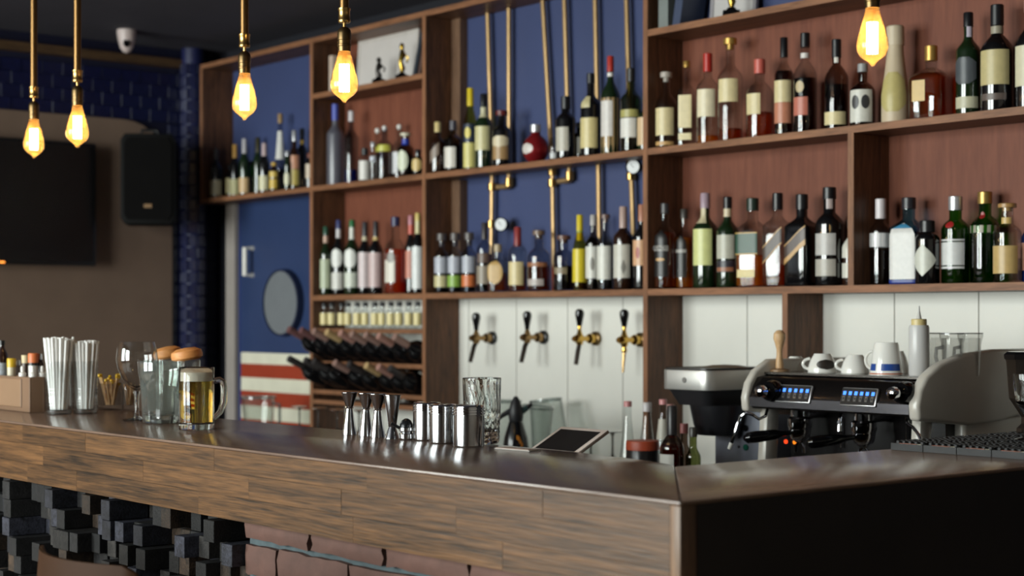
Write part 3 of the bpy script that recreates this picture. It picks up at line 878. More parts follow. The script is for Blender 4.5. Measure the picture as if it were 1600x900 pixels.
# --- above the wine rack, upper shelf
bt(524, 163, 27, 'L2', 'tall frosted grey vodka bottle with blue neck', 'tall', 'frost', ('c', (70, 84, 170)), [], None, capfrac=.2)
bt(549, 174, 23, 'L2', 'clear vodka bottle with blue base', 'tall', 'grey', ('c', (206, 200, 202)), [], (.2, 'blue'), capfrac=.14)
bt(570, 232, 18, 'L2', 'small bottle with big white label and black cap', 'jar', 'clear', ('c', BLK), [(.05, .62, 80, (214, 210, 204))], (.5, 'water'), capfrac=.2, Y=3.995)
bt(583, 222, 10, 'L2', 'very slim clear bottle', 'tall', 'clear', ('c', SILV), [(.5, .62, 80, (200, 204, 214))], (.5, 'water'), Y=3.98)
bt(590, 200, 20, 'L2', 'clear bottle with white ball stopper standing behind', 'round', 'clear', ('b', (226, 222, 216)), [], (.5, 'water'), capfrac=.1, Y=4.08)
bt(601, 196, 27, 'L2', 'grey glass bottle with yellow-green label and white ball stopper', 'tall', 'grey', ('b', (226, 222, 216)), [(.52, .64, 62, (190, 188, 80), 'r', -10)], (.5, 'water'), capfrac=.1)
bt(624, 194, 21, 'L2', 'clear bottle with ball stopper and white paper label', 'round', 'clear', ('b', (226, 222, 216)), [(.12, .5, 60, (206, 206, 208), 'r', -20)], (.5, 'water'), capfrac=.1, Y=4.07)
bt(634, 208, 26, 'L2', 'dark clear bottle with oval pale label and blue neck', 'gin', 'smoke', ('k', (206, 200, 176)), [(.12, .60, 46, (206, 210, 186), 'o', -16), (.72, .86, 180, (36, 60, 160))], (.5, 'cola'), capfrac=.12, Y=3.99)
bt(653, 234, 19, 'L2', 'short dark bottle with oval tan label by the upright', 'gin', 'black', ('c', BLK), [(.14, .66, 56, (206, 178, 116), 'o', -6)], capfrac=.14, Y=3.985)
# --- above the wine rack, lower shelf
bt(509, 354, 18, 'L1', 'dark bottle with pale green label and green cap', 'wine', 'dgreen', ('t', (30, 76, 56)), [(.10, .52, 60, (176, 184, 156)), (.76, .86, 100, (196, 160, 140))], capfrac=.12)
bt(529, 344, 22, 'L1', 'dark bottle with round white label and blue cap', 'wine', 'black', ('t', (54, 62, 110)), [(.36, .62, 56, (222, 222, 216), 'o', -10), (.08, .30, 58, (206, 204, 196), 'r', -8), (.76, .88, 100, (200, 196, 196))], capfrac=.12)
bt(550, 344, 24, 'L1', 'green bottle with white oval label and green cap', 'wine', 'dgreen', ('t', (40, 110, 64)), [(.35, .62, 54, (226, 226, 220), 'o', -6), (.10, .30, 58, (200, 204, 190), 'r', -4), (.74, .90, 100, (216, 216, 206))], capfrac=.1)
bt(570, 347, 21, 'L1', 'narrower dark bottle of the pink-labelled pair', 'wine', 'black', ('t', (60, 58, 62)), [(.10, .58, 60, (206, 190, 190)), (.74, .80, 100, (200, 190, 160))], capfrac=.2, Y=4.05)
bt(587, 346, 23, 'L1', 'dark bottle with broad pink label', 'wine', 'black', ('t', (58, 52, 54)), [(.10, .57, 66, (196, 172, 170)), (.74, .79, 100, (206, 180, 120))], capfrac=.2)
bt(618, 339, 34, 'L1', 'orange aperitif bottle with white label and blue cap', 'round', 'clear', ('c', (44, 48, 86)), [(.15, .44, 34, (216, 210, 196), 'r', -24), (.40, .54, 24, (140, 136, 130), 'o', -14, 0, .0014)], (.58, 'orange'), capfrac=.12)
bt(642, 337, 18, 'L1', 'dark bottle with red and white neck', 'wine', 'black', ('t', (190, 130, 140)), [(.2, .55, 60, (190, 120, 100)), (.76, .88, 180, (206, 96, 80))], capfrac=.12, Y=4.07)
bt(653, 333, 20, 'L1', 'white-labelled vermouth bottle with gold cap', 'wine', 'black', ('t', (206, 184, 110)), [(.06, .58, 80, (216, 218, 216)), (.74, .90, 180, (206, 196, 150))], capfrac=.1, Y=4.0)
# --- over the blue door
bt(338, 232, 19, 'D2', 'dark bottle with grey-cream label beside the side panel', 'wine', 'black', ('t', (60, 56, 58)), [(.06, .36, 66, (176, 166, 140))], capfrac=.2)
bt(360, 258, 15, 'D2', 'small dark bottle with cream label', 'gin', 'black', ('c', BLK), [(.15, .6, 70, (190, 176, 130))], Y=4.06)
bt(367, 226, 16, 'D2', 'dark bottle with gold capsule and pale label', 'wine', 'black', ('t', (190, 146, 76)), [(.05, .34, 66, (206, 200, 150))], capfrac=.34)
bt(382, 217, 17, 'D2', 'dark bottle with silver capsule and peach label', 'wine', 'dgreen', ('t', (176, 172, 176)), [(.06, .32, 66, (206, 172, 126))], capfrac=.3)
bt(394, 252, 12, 'D2', 'short bright green bottle', 'gin', 'green', ('c', BLK), [(.1, .4, 60, (60, 60, 40))], (.6, 'cola'), Y=4.092)
bt(403, 215, 15, 'D2', 'plain dark olive wine bottle', 'wine', 'dgreen', ('t', (50, 46, 20)), [], capfrac=.3, Y=4.07)
bt(413, 224, 17, 'D2', 'dark bottle with pinkish silver capsule and cream label', 'wine', 'black', ('t', (186, 164, 164)), [(.06, .34, 66, (206, 200, 164))], capfrac=.3, Y=4.0)
bt(428, 254, 14, 'D2', 'small bottle with two yellow gold labels', 'jar', 'brown', ('c', (196, 160, 70)), [(.1, .42, 85, (206, 172, 72)), (.48, .68, 85, (206, 176, 84))], capfrac=.12, Y=3.985)
bt(438, 178, 17, 'D2', 'very tall slender bottle with white neck label', 'slope', 'grey', ('c', (150, 122, 84)), [(.42, .78, 66, (206, 204, 198))], (.3, 'cola'), capfrac=.12, Y=4.05)
bt(449, 236, 10, 'D2', 'tiny bottle with round white label', 'gin', 'dgreen', ('c', SILV), [(.1, .45, 60, (214, 210, 180), 'o')], Y=3.98)
bt(460, 204, 19, 'D2', 'dark bottle with gold and pink label and silver cap', 'round', 'brown', ('c', SILV), [(.08, .34, 66, (190, 170, 92)), (.35, .58, 66, (196, 140, 110), 'r')], capfrac=.18, Y=4.02)
bt(472, 201, 16, 'D2', 'tall black bottle with yellow seal', 'gin', 'black', ('c', BLK), [(.74, .82, 50, (200, 160, 40), 'o')], capfrac=.14, Y=4.07)
bt(484, 240, 13, 'D2', 'short bottle with blank pale label against the upright', 'jar', 'black', ('c', (120, 70, 60)), [(.3, .7, 80, (196, 180, 160))], capfrac=.12, Y=4.03)

# --- miniature bottles row
mini = None
for i in range(12):
    px = 506 + i * 13.2
    Y = 4.0
    x, d = on_y(px, Y)
    if mini is None:
        R, hgt = .0175, .112
        mini = thing('miniature_bottle', 'miniature bottle with cream label on the narrow shelf above the wine rack', 'bottle', (x, Y, ZM + .0005), 0, 'miniature bottles above the wine rack')
        P, rn = prof_of('gin', hgt, R, .16)
        obj('glass_body', MB().lathe(P, 20), GL['clear'], mini)
        obj('label_or_shine', patch(P, hgt, .14, .60, 74), PAPER((214, 198, 140)), mini, angle=70)
        obj('cap', cap_mesh('c', rn, hgt, .16), plain(BLK, .35), mini)
        o = mini
    else:
        o = copy_tree(mini)
    o['label'] = 'miniature cream-labelled bottle, %s from the blue door on the narrow shelf' % ['first', 'second', 'third', 'fourth', 'fifth', 'sixth', 'seventh', 'eighth', 'ninth', 'tenth', 'eleventh', 'last'][i]
    o.location = (x, Y + random.uniform(-.006, .006), ZM + .0005)
    o.rotation_euler = (0, 0, cam_az(x, Y) - random.uniform(-.1, .5))

# --- wine bottles lying in the rack, necks out and up
def wine_proto():
    b = thing('wine_bottle', 'x', 'bottle', (0, 0, 0))
    hgt, R = .295, .0425
    P, rn = prof_of('wine', hgt, R, .02)
    obj('glass_body', MB().lathe(P, 24), GL['black'], b, angle=50)
    obj('capsule', MB().lathe([(0, hgt + .002), (rn * 1.1, hgt + .002), (rn * 1.14, hgt - .004), (rn * 1.12, hgt - .075), (rn * 1.02, hgt - .0755)][::-1], 18), plain((150, 118, 108), .35, .2), b)
    return b
wp = wine_proto()
CAPC = [(150, 112, 108), (120, 84, 84), (160, 128, 118), (196, 166, 120), (180, 136, 124), (64, 60, 60)]
capmats = [plain(c_, .35, .2) for c_ in CAPC]
rows = [(ZW1, [(465, 522, 1), (482, 522, 1), (498, 521, 2), (521, 522, 3), (538, 522, 4), (553, 526, 2), (574, 525, 2), (595, 525, 4), (617, 523, 2)], 'upper'),
        (ZW2, [(455, 558, 5), (481, 565, 5), (494, 566, 5), (526, 567, 2), (546, 567, 5), (580, 567, 3), (593, 569, 4), (610, 572, 5)], 'lower')]
first = True
for zr, lst, nm in rows:
    ordn = ['first', 'second', 'third', 'fourth', 'fifth', 'sixth', 'seventh', 'eighth', 'ninth']
    for i, (px, py, ci) in enumerate(lst):
        tip_y = 3.79 + .055 * i / (len(lst) - 1)
        x, d, z = on_y(px, tip_y, py)
        x = max(UX[1] + .056 + i * .0865, min(UX[2] - .056 - (len(lst) - 1 - i) * .0865, x))
        o = wp if first else copy_tree(wp)
        first = False
        o['label'] = 'lying wine bottle, %s from the blue door on the %s rack shelf' % (ordn[i], nm)
        o['group'] = 'wine bottles lying in the rack'
        ang = math.radians(26)
        # neck axis points to -Y and up; base rests on the shelf
        o.rotation_euler = (PI / 2 - ang, 0, random.uniform(-.03, .03))
        by = tip_y + .30 * math.cos(ang) - .012
        bz = zr + .047 + (by - (YF + .02)) * -math.tan(ang)
        o.location = (x, by, bz)
        for chd in o.children:
            if chd.name.startswith('capsule'):
                chd.data = chd.data.copy() if i or nm == 'lower' else chd.data
                chd.data.materials[0] = capmats[ci]

# --- top shelf things
def trophy(px, Y, z, hgt, label, gold):
    x, d = on_y(px, Y)
    t = thing('trophy', label, 'trophy', (x, Y, z + .0005), cam_az(x, Y))
    m_ = plain((180, 150, 70), .25, 1.0) if gold else plain((60, 56, 54), .3, .8)
    obj('base', MB().lathe([(0, 0), (.03, 0, 8), (.028, .018, 8), (.02, .02), (.012, .03), (0, .03)], 24), GLOSSBLACK, t)
    pts = [(0, 0, .028), (0, .002, hgt * .3), (.004, -.006, hgt * .5), (0, .004, hgt * .68), (0, 0, hgt * .8)]
    obj('figure', MB().tube(pts, [.006, .013, .009, .015, .007], 12), m_, t)
    obj('head', MB().lathe([(0, hgt * .78), (.008, hgt * .82), (.011, hgt * .9), (.007, hgt * .97), (0, hgt)], 14), m_, t)
    obj('arm', MB().tube([(0, .010, hgt * .68), (0, .026, hgt * .60), (0, .020, hgt * .46)], .004, 8), m_, t)
    return t
trophy(592, 4.0, Z3, .115, 'dark figurine trophy with curved body on a black base', False)
trophy(628, 4.0, Z3, .155, 'taller gilt figurine trophy on a black base', True)
def leaning_panel(name, px0, px1, py, z, label, mats, cat, Y=4.075, tilt=.10, hgt=None):
    x0, d0 = on_y(px0, Y)
    x1, d1 = on_y(px1, Y)
    hgt = hgt or on_y(px0, Y, py)[2] - z
    t = thing(name, label, cat, ((x0 + x1) / 2, Y, z + .001), 0, rot=(-tilt, 0, 0))
    w_ = (x1 - x0) / 2
    obj('frame', MB().box(-w_, w_, 0, .012, 0, .015).box(-w_, w_, 0, .012, hgt - .015, hgt).box(-w_, -w_ + .015, 0, .012, .015, hgt - .015).box(w_ - .015, w_, 0, .012, .015, hgt - .015), mats[0], t)
    obj('sheet', box(-w_ + .015, w_ - .015, .003, .010, .015, hgt - .015), mats[1], t)
    return t
leaning_panel('framed_certificate', 556, 650, 50, Z3, 'blank pale framed certificate leaning behind two trophies', (plain((190, 184, 178), .5), plain((196, 190, 186), .5, var=.03)), 'frame', hgt=.225, tilt=.06)
def book(px, Y, z, hgt, th, dep, col, label, lean=0.0):
    x, d = on_y(px, Y)
    t = thing('book', label, 'book', (x, Y, z + .001), 0, rot=(0, lean, 0))
    obj('cover', MB().box(0, th, 0, .004, 0, hgt).box(0, .004, .004, dep, 0, hgt).box(th - .004, th, .004, dep, 0, hgt), plain(col, .45, var=.1), t)
    obj('pages', box(.004, th - .004, .004, dep - .004, .004, hgt - .004), plain((206, 200, 184), .7), t)
    return t
book(644, 3.985, Z3, .185, .02, .10, (46, 50, 58), 'dark grey book leaning against the upright beside the trophies', .30)
book(652, 3.985, Z3, .19, .018, .10, (84, 62, 56), 'brown book leaning behind the grey one', .28)
book(514, 3.98, Z3, .16, .03, .10, (196, 176, 160), 'pale slim book standing at the shelf end by bulb', 0)
book(1029, 3.975, Z3, .20, .045, .11, (120, 126, 124), 'grey ring binder standing beside the upright on the top shelf', 0)
book(1050, 3.985, Z3, .21, .035, .11, (56, 66, 92), 'blue-grey book leaning on the top shelf', .18)
x, d = on_y(1146, 4.06)
leaning_panel('framed_certificate', 1108, 1180, 0, Z3, 'white framed plaque behind the gold trophy', (plain((150, 146, 150), .4), plain((190, 186, 184), .5, var=.03)), 'frame', hgt=.225, tilt=.08)
trophy(1143, 3.99, Z3, .16, 'gold figurine trophy in front of a white plaque', True)

# ================================================================== BACK COUNTER AND ITS MACHINES
ZB = 0.86
bc = thing('back_counter', 'low dark work counter below the white boards', 'counter', (0, 0, 0))
obj('worktop', box(-6.95, -2.13, 3.32, YB - .012, ZB - .04, ZB), plain((70, 64, 58), .4, var=.1), bc, bevel=.003)
for i in range(8):
    x0 = -6.95 + i * .6025
    obj('cabinet_front', box(x0 + .004, x0 + .5985, 3.36, 3.39, .08, ZB - .045), wood((40, 28, 22), (70, 50, 38), stretch=(14, 14, 1.2)), bc)
obj('carcass', box(-6.95, -2.13, 3.39, YB - .012, 0, ZB - .04), plain((34, 30, 28), .7), bc)

# ---- inverted stemmed glasses
GS = solid_glass()
TG = thin_glass((222, 222, 220), .02, 1, .42, (112, 106, 102))
def stem_glass():
    g = thing('stemmed_glass', 'x', 'glass', (0, 0, 0))
    hh = .158
    obj('bowl', MB().lathe([(.046, 0), (.047, .002), (.036, .045), (.010, .072), (.004, .078)], 28), TG, g)
    obj('stem', MB().lathe([(0, .070), (.006, .072), (.0042, .09), (.0042, .14), (.008, .15)], 12), TG, g)
    obj('foot', MB().lathe([(0, .148), (.012, .151), (.036, .156), (.036, .158), (0, .158)], 28), TG, g)
    return g
sg = None
spots = [(468, 3.80, 'upside-down stemmed glass in front of the blue door stripes'), (497, 3.80, 'upside-down stemmed glass under the rack end by the door'), (527, 3.80, 'upside-down stemmed glass beside the first jigger'),
         (561, 3.84, 'upside-down stemmed glass behind the jiggers'), (903, 3.80, 'upside-down stemmed glass behind the tablet top edge'), (923, 3.72, 'upside-down stemmed glass behind the tablet corner'), (957, 3.78, 'upside-down stemmed glass between tablet and syrup bottles')]
for px, Y, lab in spots:
    x, d = on_y(px, Y)
    if sg is None:
        sg = stem_glass()
        o = sg
    else:
        o = copy_tree(sg)
    o.location = (x, Y, ZB + .0005)
    o['label'] = lab
    o['group'] = 'upside-down stemmed glasses on the back counter'
# ---- glass jugs
def jug(label, px, Y, hgt, r0, r1, tilt, az, handle=True):
    x, d = on_y(px, Y)
    j = thing('glass_jug', label, 'jug', (x, Y, ZB + .001), 0, rot=(0, tilt, az))
    obj('jug_body', MB().lathe([(0, 0), (r0 * .95, 0), (r0, .004), (r1, hgt - .003), (r1 * 1.02, hgt), (r1 - .003, hgt), (r0 - .004, .016), (0, .014)], 28), thin_glass((249, 251, 250), .02, 1, .05, (200, 204, 202), .7), j)
    obj('rim', MB().lathe([(r1 - .004, hgt - .006), (r1 * 1.03, hgt - .006), (r1 * 1.03, hgt + .004), (r1 - .004, hgt + .004), (r1 - .004, hgt - .006)], 28), thin_glass((216, 222, 220), .05, 1, .2), j)
    if handle:
        obj('handle', MB().tube([(r1, 0, hgt * .86), (r1 + .035, 0, hgt * .84), (r1 + .036, 0, hgt * .4), (r0 + .004, 0, hgt * .3)], .007, 10), thin_glass((190, 196, 196), .05, 1, .2), j)
    return j
jug('clear glass jug with handle before the striped door', 404, 3.80, .185, .060, .075, 0, .45)
jug('tilted clear glass jug beside the black siphon', 832, 3.76, .225, .052, .060, math.radians(5), .3, False)
jug('larger tilted clear glass jug leaning by the wall', 864, 3.98, .235, .075, .060, math.radians(-9), .1, False)
jug('clear glass jug mostly behind the tall crystal glass', 789, 3.92, .225, .055, .062, 0, 2.5, False)
# ---- black cream siphon
x, d = on_y(806, 3.60)
s_ = thing('cream_siphon', 'black cream siphon with lever head and orange print', 'siphon', (x, 3.60, ZB + .0005), cam_az(x, 3.6))
obj('flask', MB().lathe([(0, 0), (.043, 0), (.048, .004), (.047, .08), (.040, .13), (.026, .175), (.02, .19), (0, .19)], 30), plain((18, 20, 24), .16), s_)
obj('head', MB().lathe([(0, .185), (.022, .185), (.026, .20), (.024, .225), (.017, .25), (.007, .268), (0, .271)], 20), plain((34, 34, 38), .45), s_)
Rm = Matrix.Rotation(0, 4, 'Z')
obj('lever', MB().tube([(0, -.015, .222), (0, -.045, .205), (0, -.062, .192)], [.010, .008, .006], 10), plain((30, 30, 34), .45), s_)
obj('nozzle', MB().tube([(0, .012, .212), (0, .04, .232)], [.012, .009], 10), plain((40, 60, 60), .3), s_)
obj('nozzle_tip', MB().tube([(0, .04, .232), (0, .056, .244)], [.0075, .007], 10), CHROME, s_)
for a, z in ((.25, .128), (.36, .118), (.48, .108), (.15, .132)):
    r = .0405 + (.13 - z) * .15
    obj('print_mark', box(-.0005, .0008, -.004, .004, -.007, .007), plain((206, 128, 40), .5), s_, (r * math.cos(a) + .001, r * math.sin(a), z), (0, -.3, a))

# ---- tablet on a stand behind the counter
zc = 1.13
ws = thing('work_bench', 'narrow steel work shelf under the inner edge of the counter', 'counter', (0, 0, 0))
obj('bench_top', box(-4.6, -2.16, 2.22, 2.52, .90, .93), plain((96, 96, 98), .35, .8), ws)
for x_ in (-4.55, -3.4, -2.2):
    obj('leg', box(x_ - .02, x_ + .02, 2.44, 2.48, 0, .90), STEEL, ws)
def quad3(pts, th):
    a, b, c, d_ = [Vector(p) for p in pts]
    n = (b - a).cross(d_ - a).normalized()
    vs = [a, b, c, d_, a - n * th, b - n * th, c - n * th, d_ - n * th]
    return MB().add(vs, [(0, 1, 2, 3), (7, 6, 5, 4), (0, 4, 5, 1), (1, 5, 6, 2), (2, 6, 7, 3), (3, 7, 4, 0)])
tb = thing('tablet', 'white tablet with dark screen propped on a stand behind the counter', 'tablet', (0, 0, 0))
def P3(px, py, Y):
    x, d, z = on_y(px, Y, py)
    return Vector((x, Y, z))
A, B_ = P3(824, 704, 2.216), P3(884, 713, 2.216)
B_.z = A.z
D_ = P3(861, 679, 2.36)
w_v = (B_ - A)
w_v = w_v.normalized() * .147
Bn = A + w_v
up_v = Vector((0.0, .094, .047))
Cn, Dn = Bn + up_v, A + up_v
obj('casing', quad3([A, Bn, Cn, Dn], .008), plain((216, 200, 190), .35, var=.03), tb, bevel=.002)
ex, ey = (Bn - A).normalized(), (Dn - A).normalized()
nn = ex.cross(ey).normalized()
i0 = A + ex * .012 + ey * .012 + nn * .0006
obj('screen', quad3([i0, i0 + ex * .123, i0 + ex * .123 + ey * (up_v.length - .024), i0 + ey * (up_v.length - .024)], .0004), plain((34, 31, 30), .25), tb)
mid = (A + Cn) / 2
obj('stand', MB().tube([mid - nn * .008, (mid.x, mid.y, .945)], .012, 10).lathe([(0, .93), (.06, .93), (.06, .938), (0, .94)], 24, mid.x, mid.y), BLACK, tb)

# ---- syrup bottles and jar
def free_bottle(px, top, wpx, Y, zb, label, kind, glass, cap, labels=(), liquid=None, rot=14, capfrac=.12, group=None):
    x, d = on_y(px, Y)
    R = wpx * d / F / 2
    hgt = (H - (top - HY) * d / F) - zb
    b = thing('bottle', label, 'bottle', (x, Y, zb + .0005), cam_az(x, Y) - math.radians(rot), group)
    P, rn = prof_of(kind, hgt, R, capfrac)
    obj('glass_body', MB().lathe(P, 28 if KIND[kind][3] == 2 else 40), GL[glass], b, angle=50)
    if cap:
        obj('cap', cap_mesh(cap[0], rn, hgt, capfrac), plain(cap[1], .35, var=.06), b)
    if liquid:
        fr, lm = liquid
        LP = [(max(0, r - .0025), max(z, .006), e) for r, z, e in P if z < fr * hgt]
        r, e = prof_r(P, fr * hgt)
        LP += [(r - .0025, fr * hgt, e), (0, fr * hgt, 2)]
        obj('liquid', MB().lathe(LP, 28), LQ[lm], b, angle=50)
    for lb in labels:
        obj('label_or_shine', patch(P, hgt, lb[0], lb[1], lb[2], lb[4] if len(lb) > 4 else 'r', lb[5] if len(lb) > 5 else 0), PAPER(lb[3]), b, angle=70)
    return b
free_bottle(981, 627, 28, 3.50, ZB, 'clear syrup bottle with pink cap and beige label behind the jar', 'slope', 'clear', ('c', (196, 130, 130)), [(.06, .30, 60, (190, 160, 130), 'r', -10)], (.35, 'gold'), capfrac=.06)
free_bottle(1011, 629, 32, 3.54, ZB, 'clear syrup bottle with frosted cap above the orange lid', 'slope', 'clear', ('c', (196, 190, 190)), [(.1, .3, 60, (190, 170, 150))], (.3, 'damber'), capfrac=.10)
free_bottle(1036, 624, 28, 3.68, ZB, 'syrup bottle with pink cap and white neck label', 'slope', 'clear', ('c', (206, 140, 140)), [(.55, .78, 80, (206, 200, 186))], (.3, 'damber'), capfrac=.06)
free_bottle(1048, 632, 26, 3.74, ZB, 'bottle with red and white neck label behind the brown bottle', 'slope', 'clear', ('c', (206, 150, 146)), [(.66, .84, 80, (214, 208, 204)), (.60, .655, 80, (200, 70, 50))], (.3, 'damber'), capfrac=.06)
free_bottle(1050, 634, 38, 3.36, ZB, 'brown spirit bottle with white label and long dark neck', 'round', 'smoke', ('t', (44, 42, 44)), [(.28, .52, 44, (214, 212, 204), 'r', -22)], (.62, 'damber'), capfrac=.30)
free_bottle(1083, 668, 24, 3.40, ZB, 'small green-tinted bottle beside the grinder body', 'tall', 'olive', ('c', (60, 56, 52)), [(.1, .5, 60, (190, 170, 140))], (.4, 'cola'))
free_bottle(1069, 662, 22, 3.42, ZB, 'small dark cordial bottle between brown bottle and grinder', 'tall', 'smoke', ('c', (196, 120, 120)), [(.1, .45, 60, (120, 100, 96))], (.4, 'cola'))
x, d = on_y(1004, 3.37)
jr = thing('storage_jar', 'black round jar with a flat orange lid', 'jar', (x, 3.37, ZB + .0005))
obj('jar_body', MB().lathe([(0, 0), (.046, 0), (.048, .004), (.048, .15), (.044, .158), (0, .158)], 30), plain((28, 26, 28), .3), jr)
obj('lid', MB().lathe([(0, .152), (.049, .152), (.049, .175), (.047, .179), (0, .179)], 30), plain((176, 74, 46), .45), jr)

# ---- coffee grinder (left of the machine)
gx0, gx1 = on_y(1030, 3.42)[0], on_y(1107, 3.42)[0]
gw = gx1 - gx0
gr = thing('coffee_grinder', 'black and grey coffee grinder with brushed silver top band', 'grinder', (gx0, 3.42, ZB), 0)
zt_ = on_y(1035, 3.42, 577)[2] - ZB
zb_ = on_y(1035, 3.42, 608)[2] - ZB
gd = .27
obj('silver_band', MB().prism(rrect(0, gw, 0, gd, .035), 'z', zb_, zt_), plain((206, 204, 200), .42, .8, var=.05), gr, bevel=.003)
obj('badge', MB().lathe([(0, 0), (.008, 0), (.008, .002), (0, .002)], 20).xf(Matrix.Translation((gw * .52, 0, (zb_ + zt_) / 2)) @ Matrix.Rotation(PI / 2, 4, 'X')), plain((150, 148, 146), .35, 1), gr)
obj('hopper_lid', MB().prism(rrect(.004, gw - .004, .004, gd - .004, .032), 'z', zt_, zt_ + .006), plain((40, 36, 34), .4), gr)
obj('bean_hopper', MB().lathe([(0, zt_ + .014), (.04, zt_ + .012), (.075, zt_ + .006), (.08, zt_ + .004)][::-1], 28, gw / 2 + .02, gd / 2 + .02), plain((96, 72, 54), .35), gr)
zs_ = on_y(1040, 3.42, 632)[2] - ZB
mb_ = MB()
top_ = rrect(.012, gw - .012, .012, gd - .012, .03)
bot_ = rrect(.035, gw - .03, .03, gd - .03, .03)
n = len(top_)
mb_.add([(p[0], p[1], zb_) for p in top_] + [(p[0], p[1], zs_) for p in bot_], [tuple(range(n)), tuple(range(2 * n - 1, n - 1, -1))] + [(i, i + n, (i + 1) % n + n, (i + 1) % n) for i in range(n)])
obj('upper_housing', mb_, plain((30, 30, 33), .45), gr)
zf_ = on_y(1080, 3.42, 682)[2] - ZB
obj('dosing_funnel', MB().lathe([(0, zf_), (.062, zf_), (.072, zf_ + .03), (.084, zs_), (0, zs_)], 30, gw * .62, .12), plain((26, 26, 30), .35), gr)
obj('body_column', MB().prism(rrect(gw * .34, gw + .085, .16, gd + .08, .012), 'z', 0.008, zs_ - .004), plain((96, 99, 110), .4, .2, var=.05), gr, bevel=.002)
obj('base_plate', MB().prism(rrect(.02, gw + .09, .03, gd + .09, .02), 'z', 0.0005, .008), BLACK, gr)
def on_face(px, py, Y):
    x, d, z = on_y(px, Y, py)
    return x - gx0, z - ZB
for px, py, m_ in ((1166, 669, GLOSSBLACK), (1166, 684, GLOSSBLACK), (1166, 699, plain((20, 74, 60), .2))):
    lx, lz = on_face(px, py, 3.42 + .16)
    obj('push_button', MB().lathe([(0, 0), (.0095, 0), (.0095, .004), (.007, .006), (0, .006)], 20).xf(Matrix.Translation((min(lx, gw + .065), .16, lz)) @ Matrix.Rotation(PI / 2, 4, 'X')), m_, gr)
    obj('indicator', MB().lathe([(0, 0), (.004, 0), (.004, .002), (0, .002)], 12).xf(Matrix.Translation((min(lx, gw + .065) - .028, .16, lz)) @ Matrix.Rotation(PI / 2, 4, 'X')), BLACK, gr)

# ---- espresso machine
MY = 3.42
mx0, mx1 = on_y(1168, MY)[0], on_y(1428, MY)[0]
em = thing('espresso_machine', 'two-group espresso machine with black front and white side panels', 'coffee machine', (0, 0, 0))
MD = 3.90
zpb = on_y(1300, MY, 645)[2]       # bottom of front panel
ztp = on_y(1300, MY + .06, 588)[2]  # cup tray height
PAN = plain((58, 53, 52), .16, .85, var=.05)
side_poly = []
def sidepts(grow=0.0):
    f0, f1 = MY - .012 - grow, MD + .02
    pts = [(f0 + .004, zpb - .008), (f0, zpb + .03), (f0 + .012, zpb + .07), (f0 + .04, zpb + .104), (f0 + .10, zpb + .135), (f0 + .20, zpb + .158), (f0 + .33, zpb + .168), (f1, zpb + .168),
           (f1, zpb + .0), (f0 + .36, zpb - .022), (f0 + .22, zpb - .028), (f0 + .10, zpb - .018)]
    return pts
SIDE = plain((206, 200, 190), .22, var=.03)
obj('side_panel', MB().prism(sidepts(), 'x', mx1 - .012, mx1 + .022), SIDE, em, bevel=.010, seg=3)
obj('side_panel', MB().prism([(p[0], min(p[1], zpb + .135)) for p in sidepts()], 'x', mx0 - .018, mx0 + .008), SIDE, em, bevel=.008, seg=3)
# front fascia: rounded section extruded between the side panels
fp = [(MY + .012, zpb), (MY, zpb + .012), (MY, zpb + .032), (MY + .012, zpb + .06), (MY + .030, zpb + .085), (MY + .055, ztp - .004), (MY + .07, ztp), (MD, ztp), (MD, zpb)]
obj('front_fascia', MB().prism(fp, 'x', mx0 + .008, mx1 - .012), PAN, em, angle=45)
obj('chrome_strip', MB().prism([(MY - .003, zpb + .006), (MY - .003, zpb + .031), (MY, zpb + .031), (MY, zpb + .006)], 'x', mx0 + .010, mx1 - .014), plain((96, 94, 98), .26, 1.0, var=.05), em)
obj('cup_tray', box(mx0 + .008, mx1 - .012, MY + .06, MD, ztp, ztp + .006), plain((120, 116, 112), .2, 1.0), em)
tr_ = MB()
for z_ in (.03,):
    tr_.tube([(mx0 + .012, MY + .075, ztp + .002), (mx0 + .012, MY + .075, ztp + .02), (mx1 - .02, MY + .075, ztp + .02), (mx1 - .02, MY + .075, ztp + .002)], .003, 8)
# lower body
obj('rear_body', box(mx0 + .02, mx1 - .02, MY + .16, MD, ZB + .03, zpb), plain((26, 24, 25), .25), em)
obj('drip_tray', box(mx0 + .03, mx1 - .03, MY + .01, MY + .17, ZB + .012, ZB + .05), STEEL, em, bevel=.004)
for sx in (mx0, mx1 - .045):
    obj('front_leg', MB().prism([(MY + .05, zpb), (MY + .10, zpb), (MY + .085, ZB + .02), (MY + .03, ZB + .02)], 'x', sx + .0, sx + .03), SIDE, em, bevel=.006)
obj('rear_foot', box(mx1 - .03, mx1 + .01, MY + .20, MD, ZB + .005, zpb - .012), SIDE, em, bevel=.012, seg=3)
for sx in (mx0 + .05, mx1 - .05):
    for sy_ in (MY + .05, MD - .05):
        obj('foot', MB().lathe([(0, 0), (.016, 0), (.016, .03), (0, .03)], 14, sx, sy_, ZB + .0003), RUBBER, em)
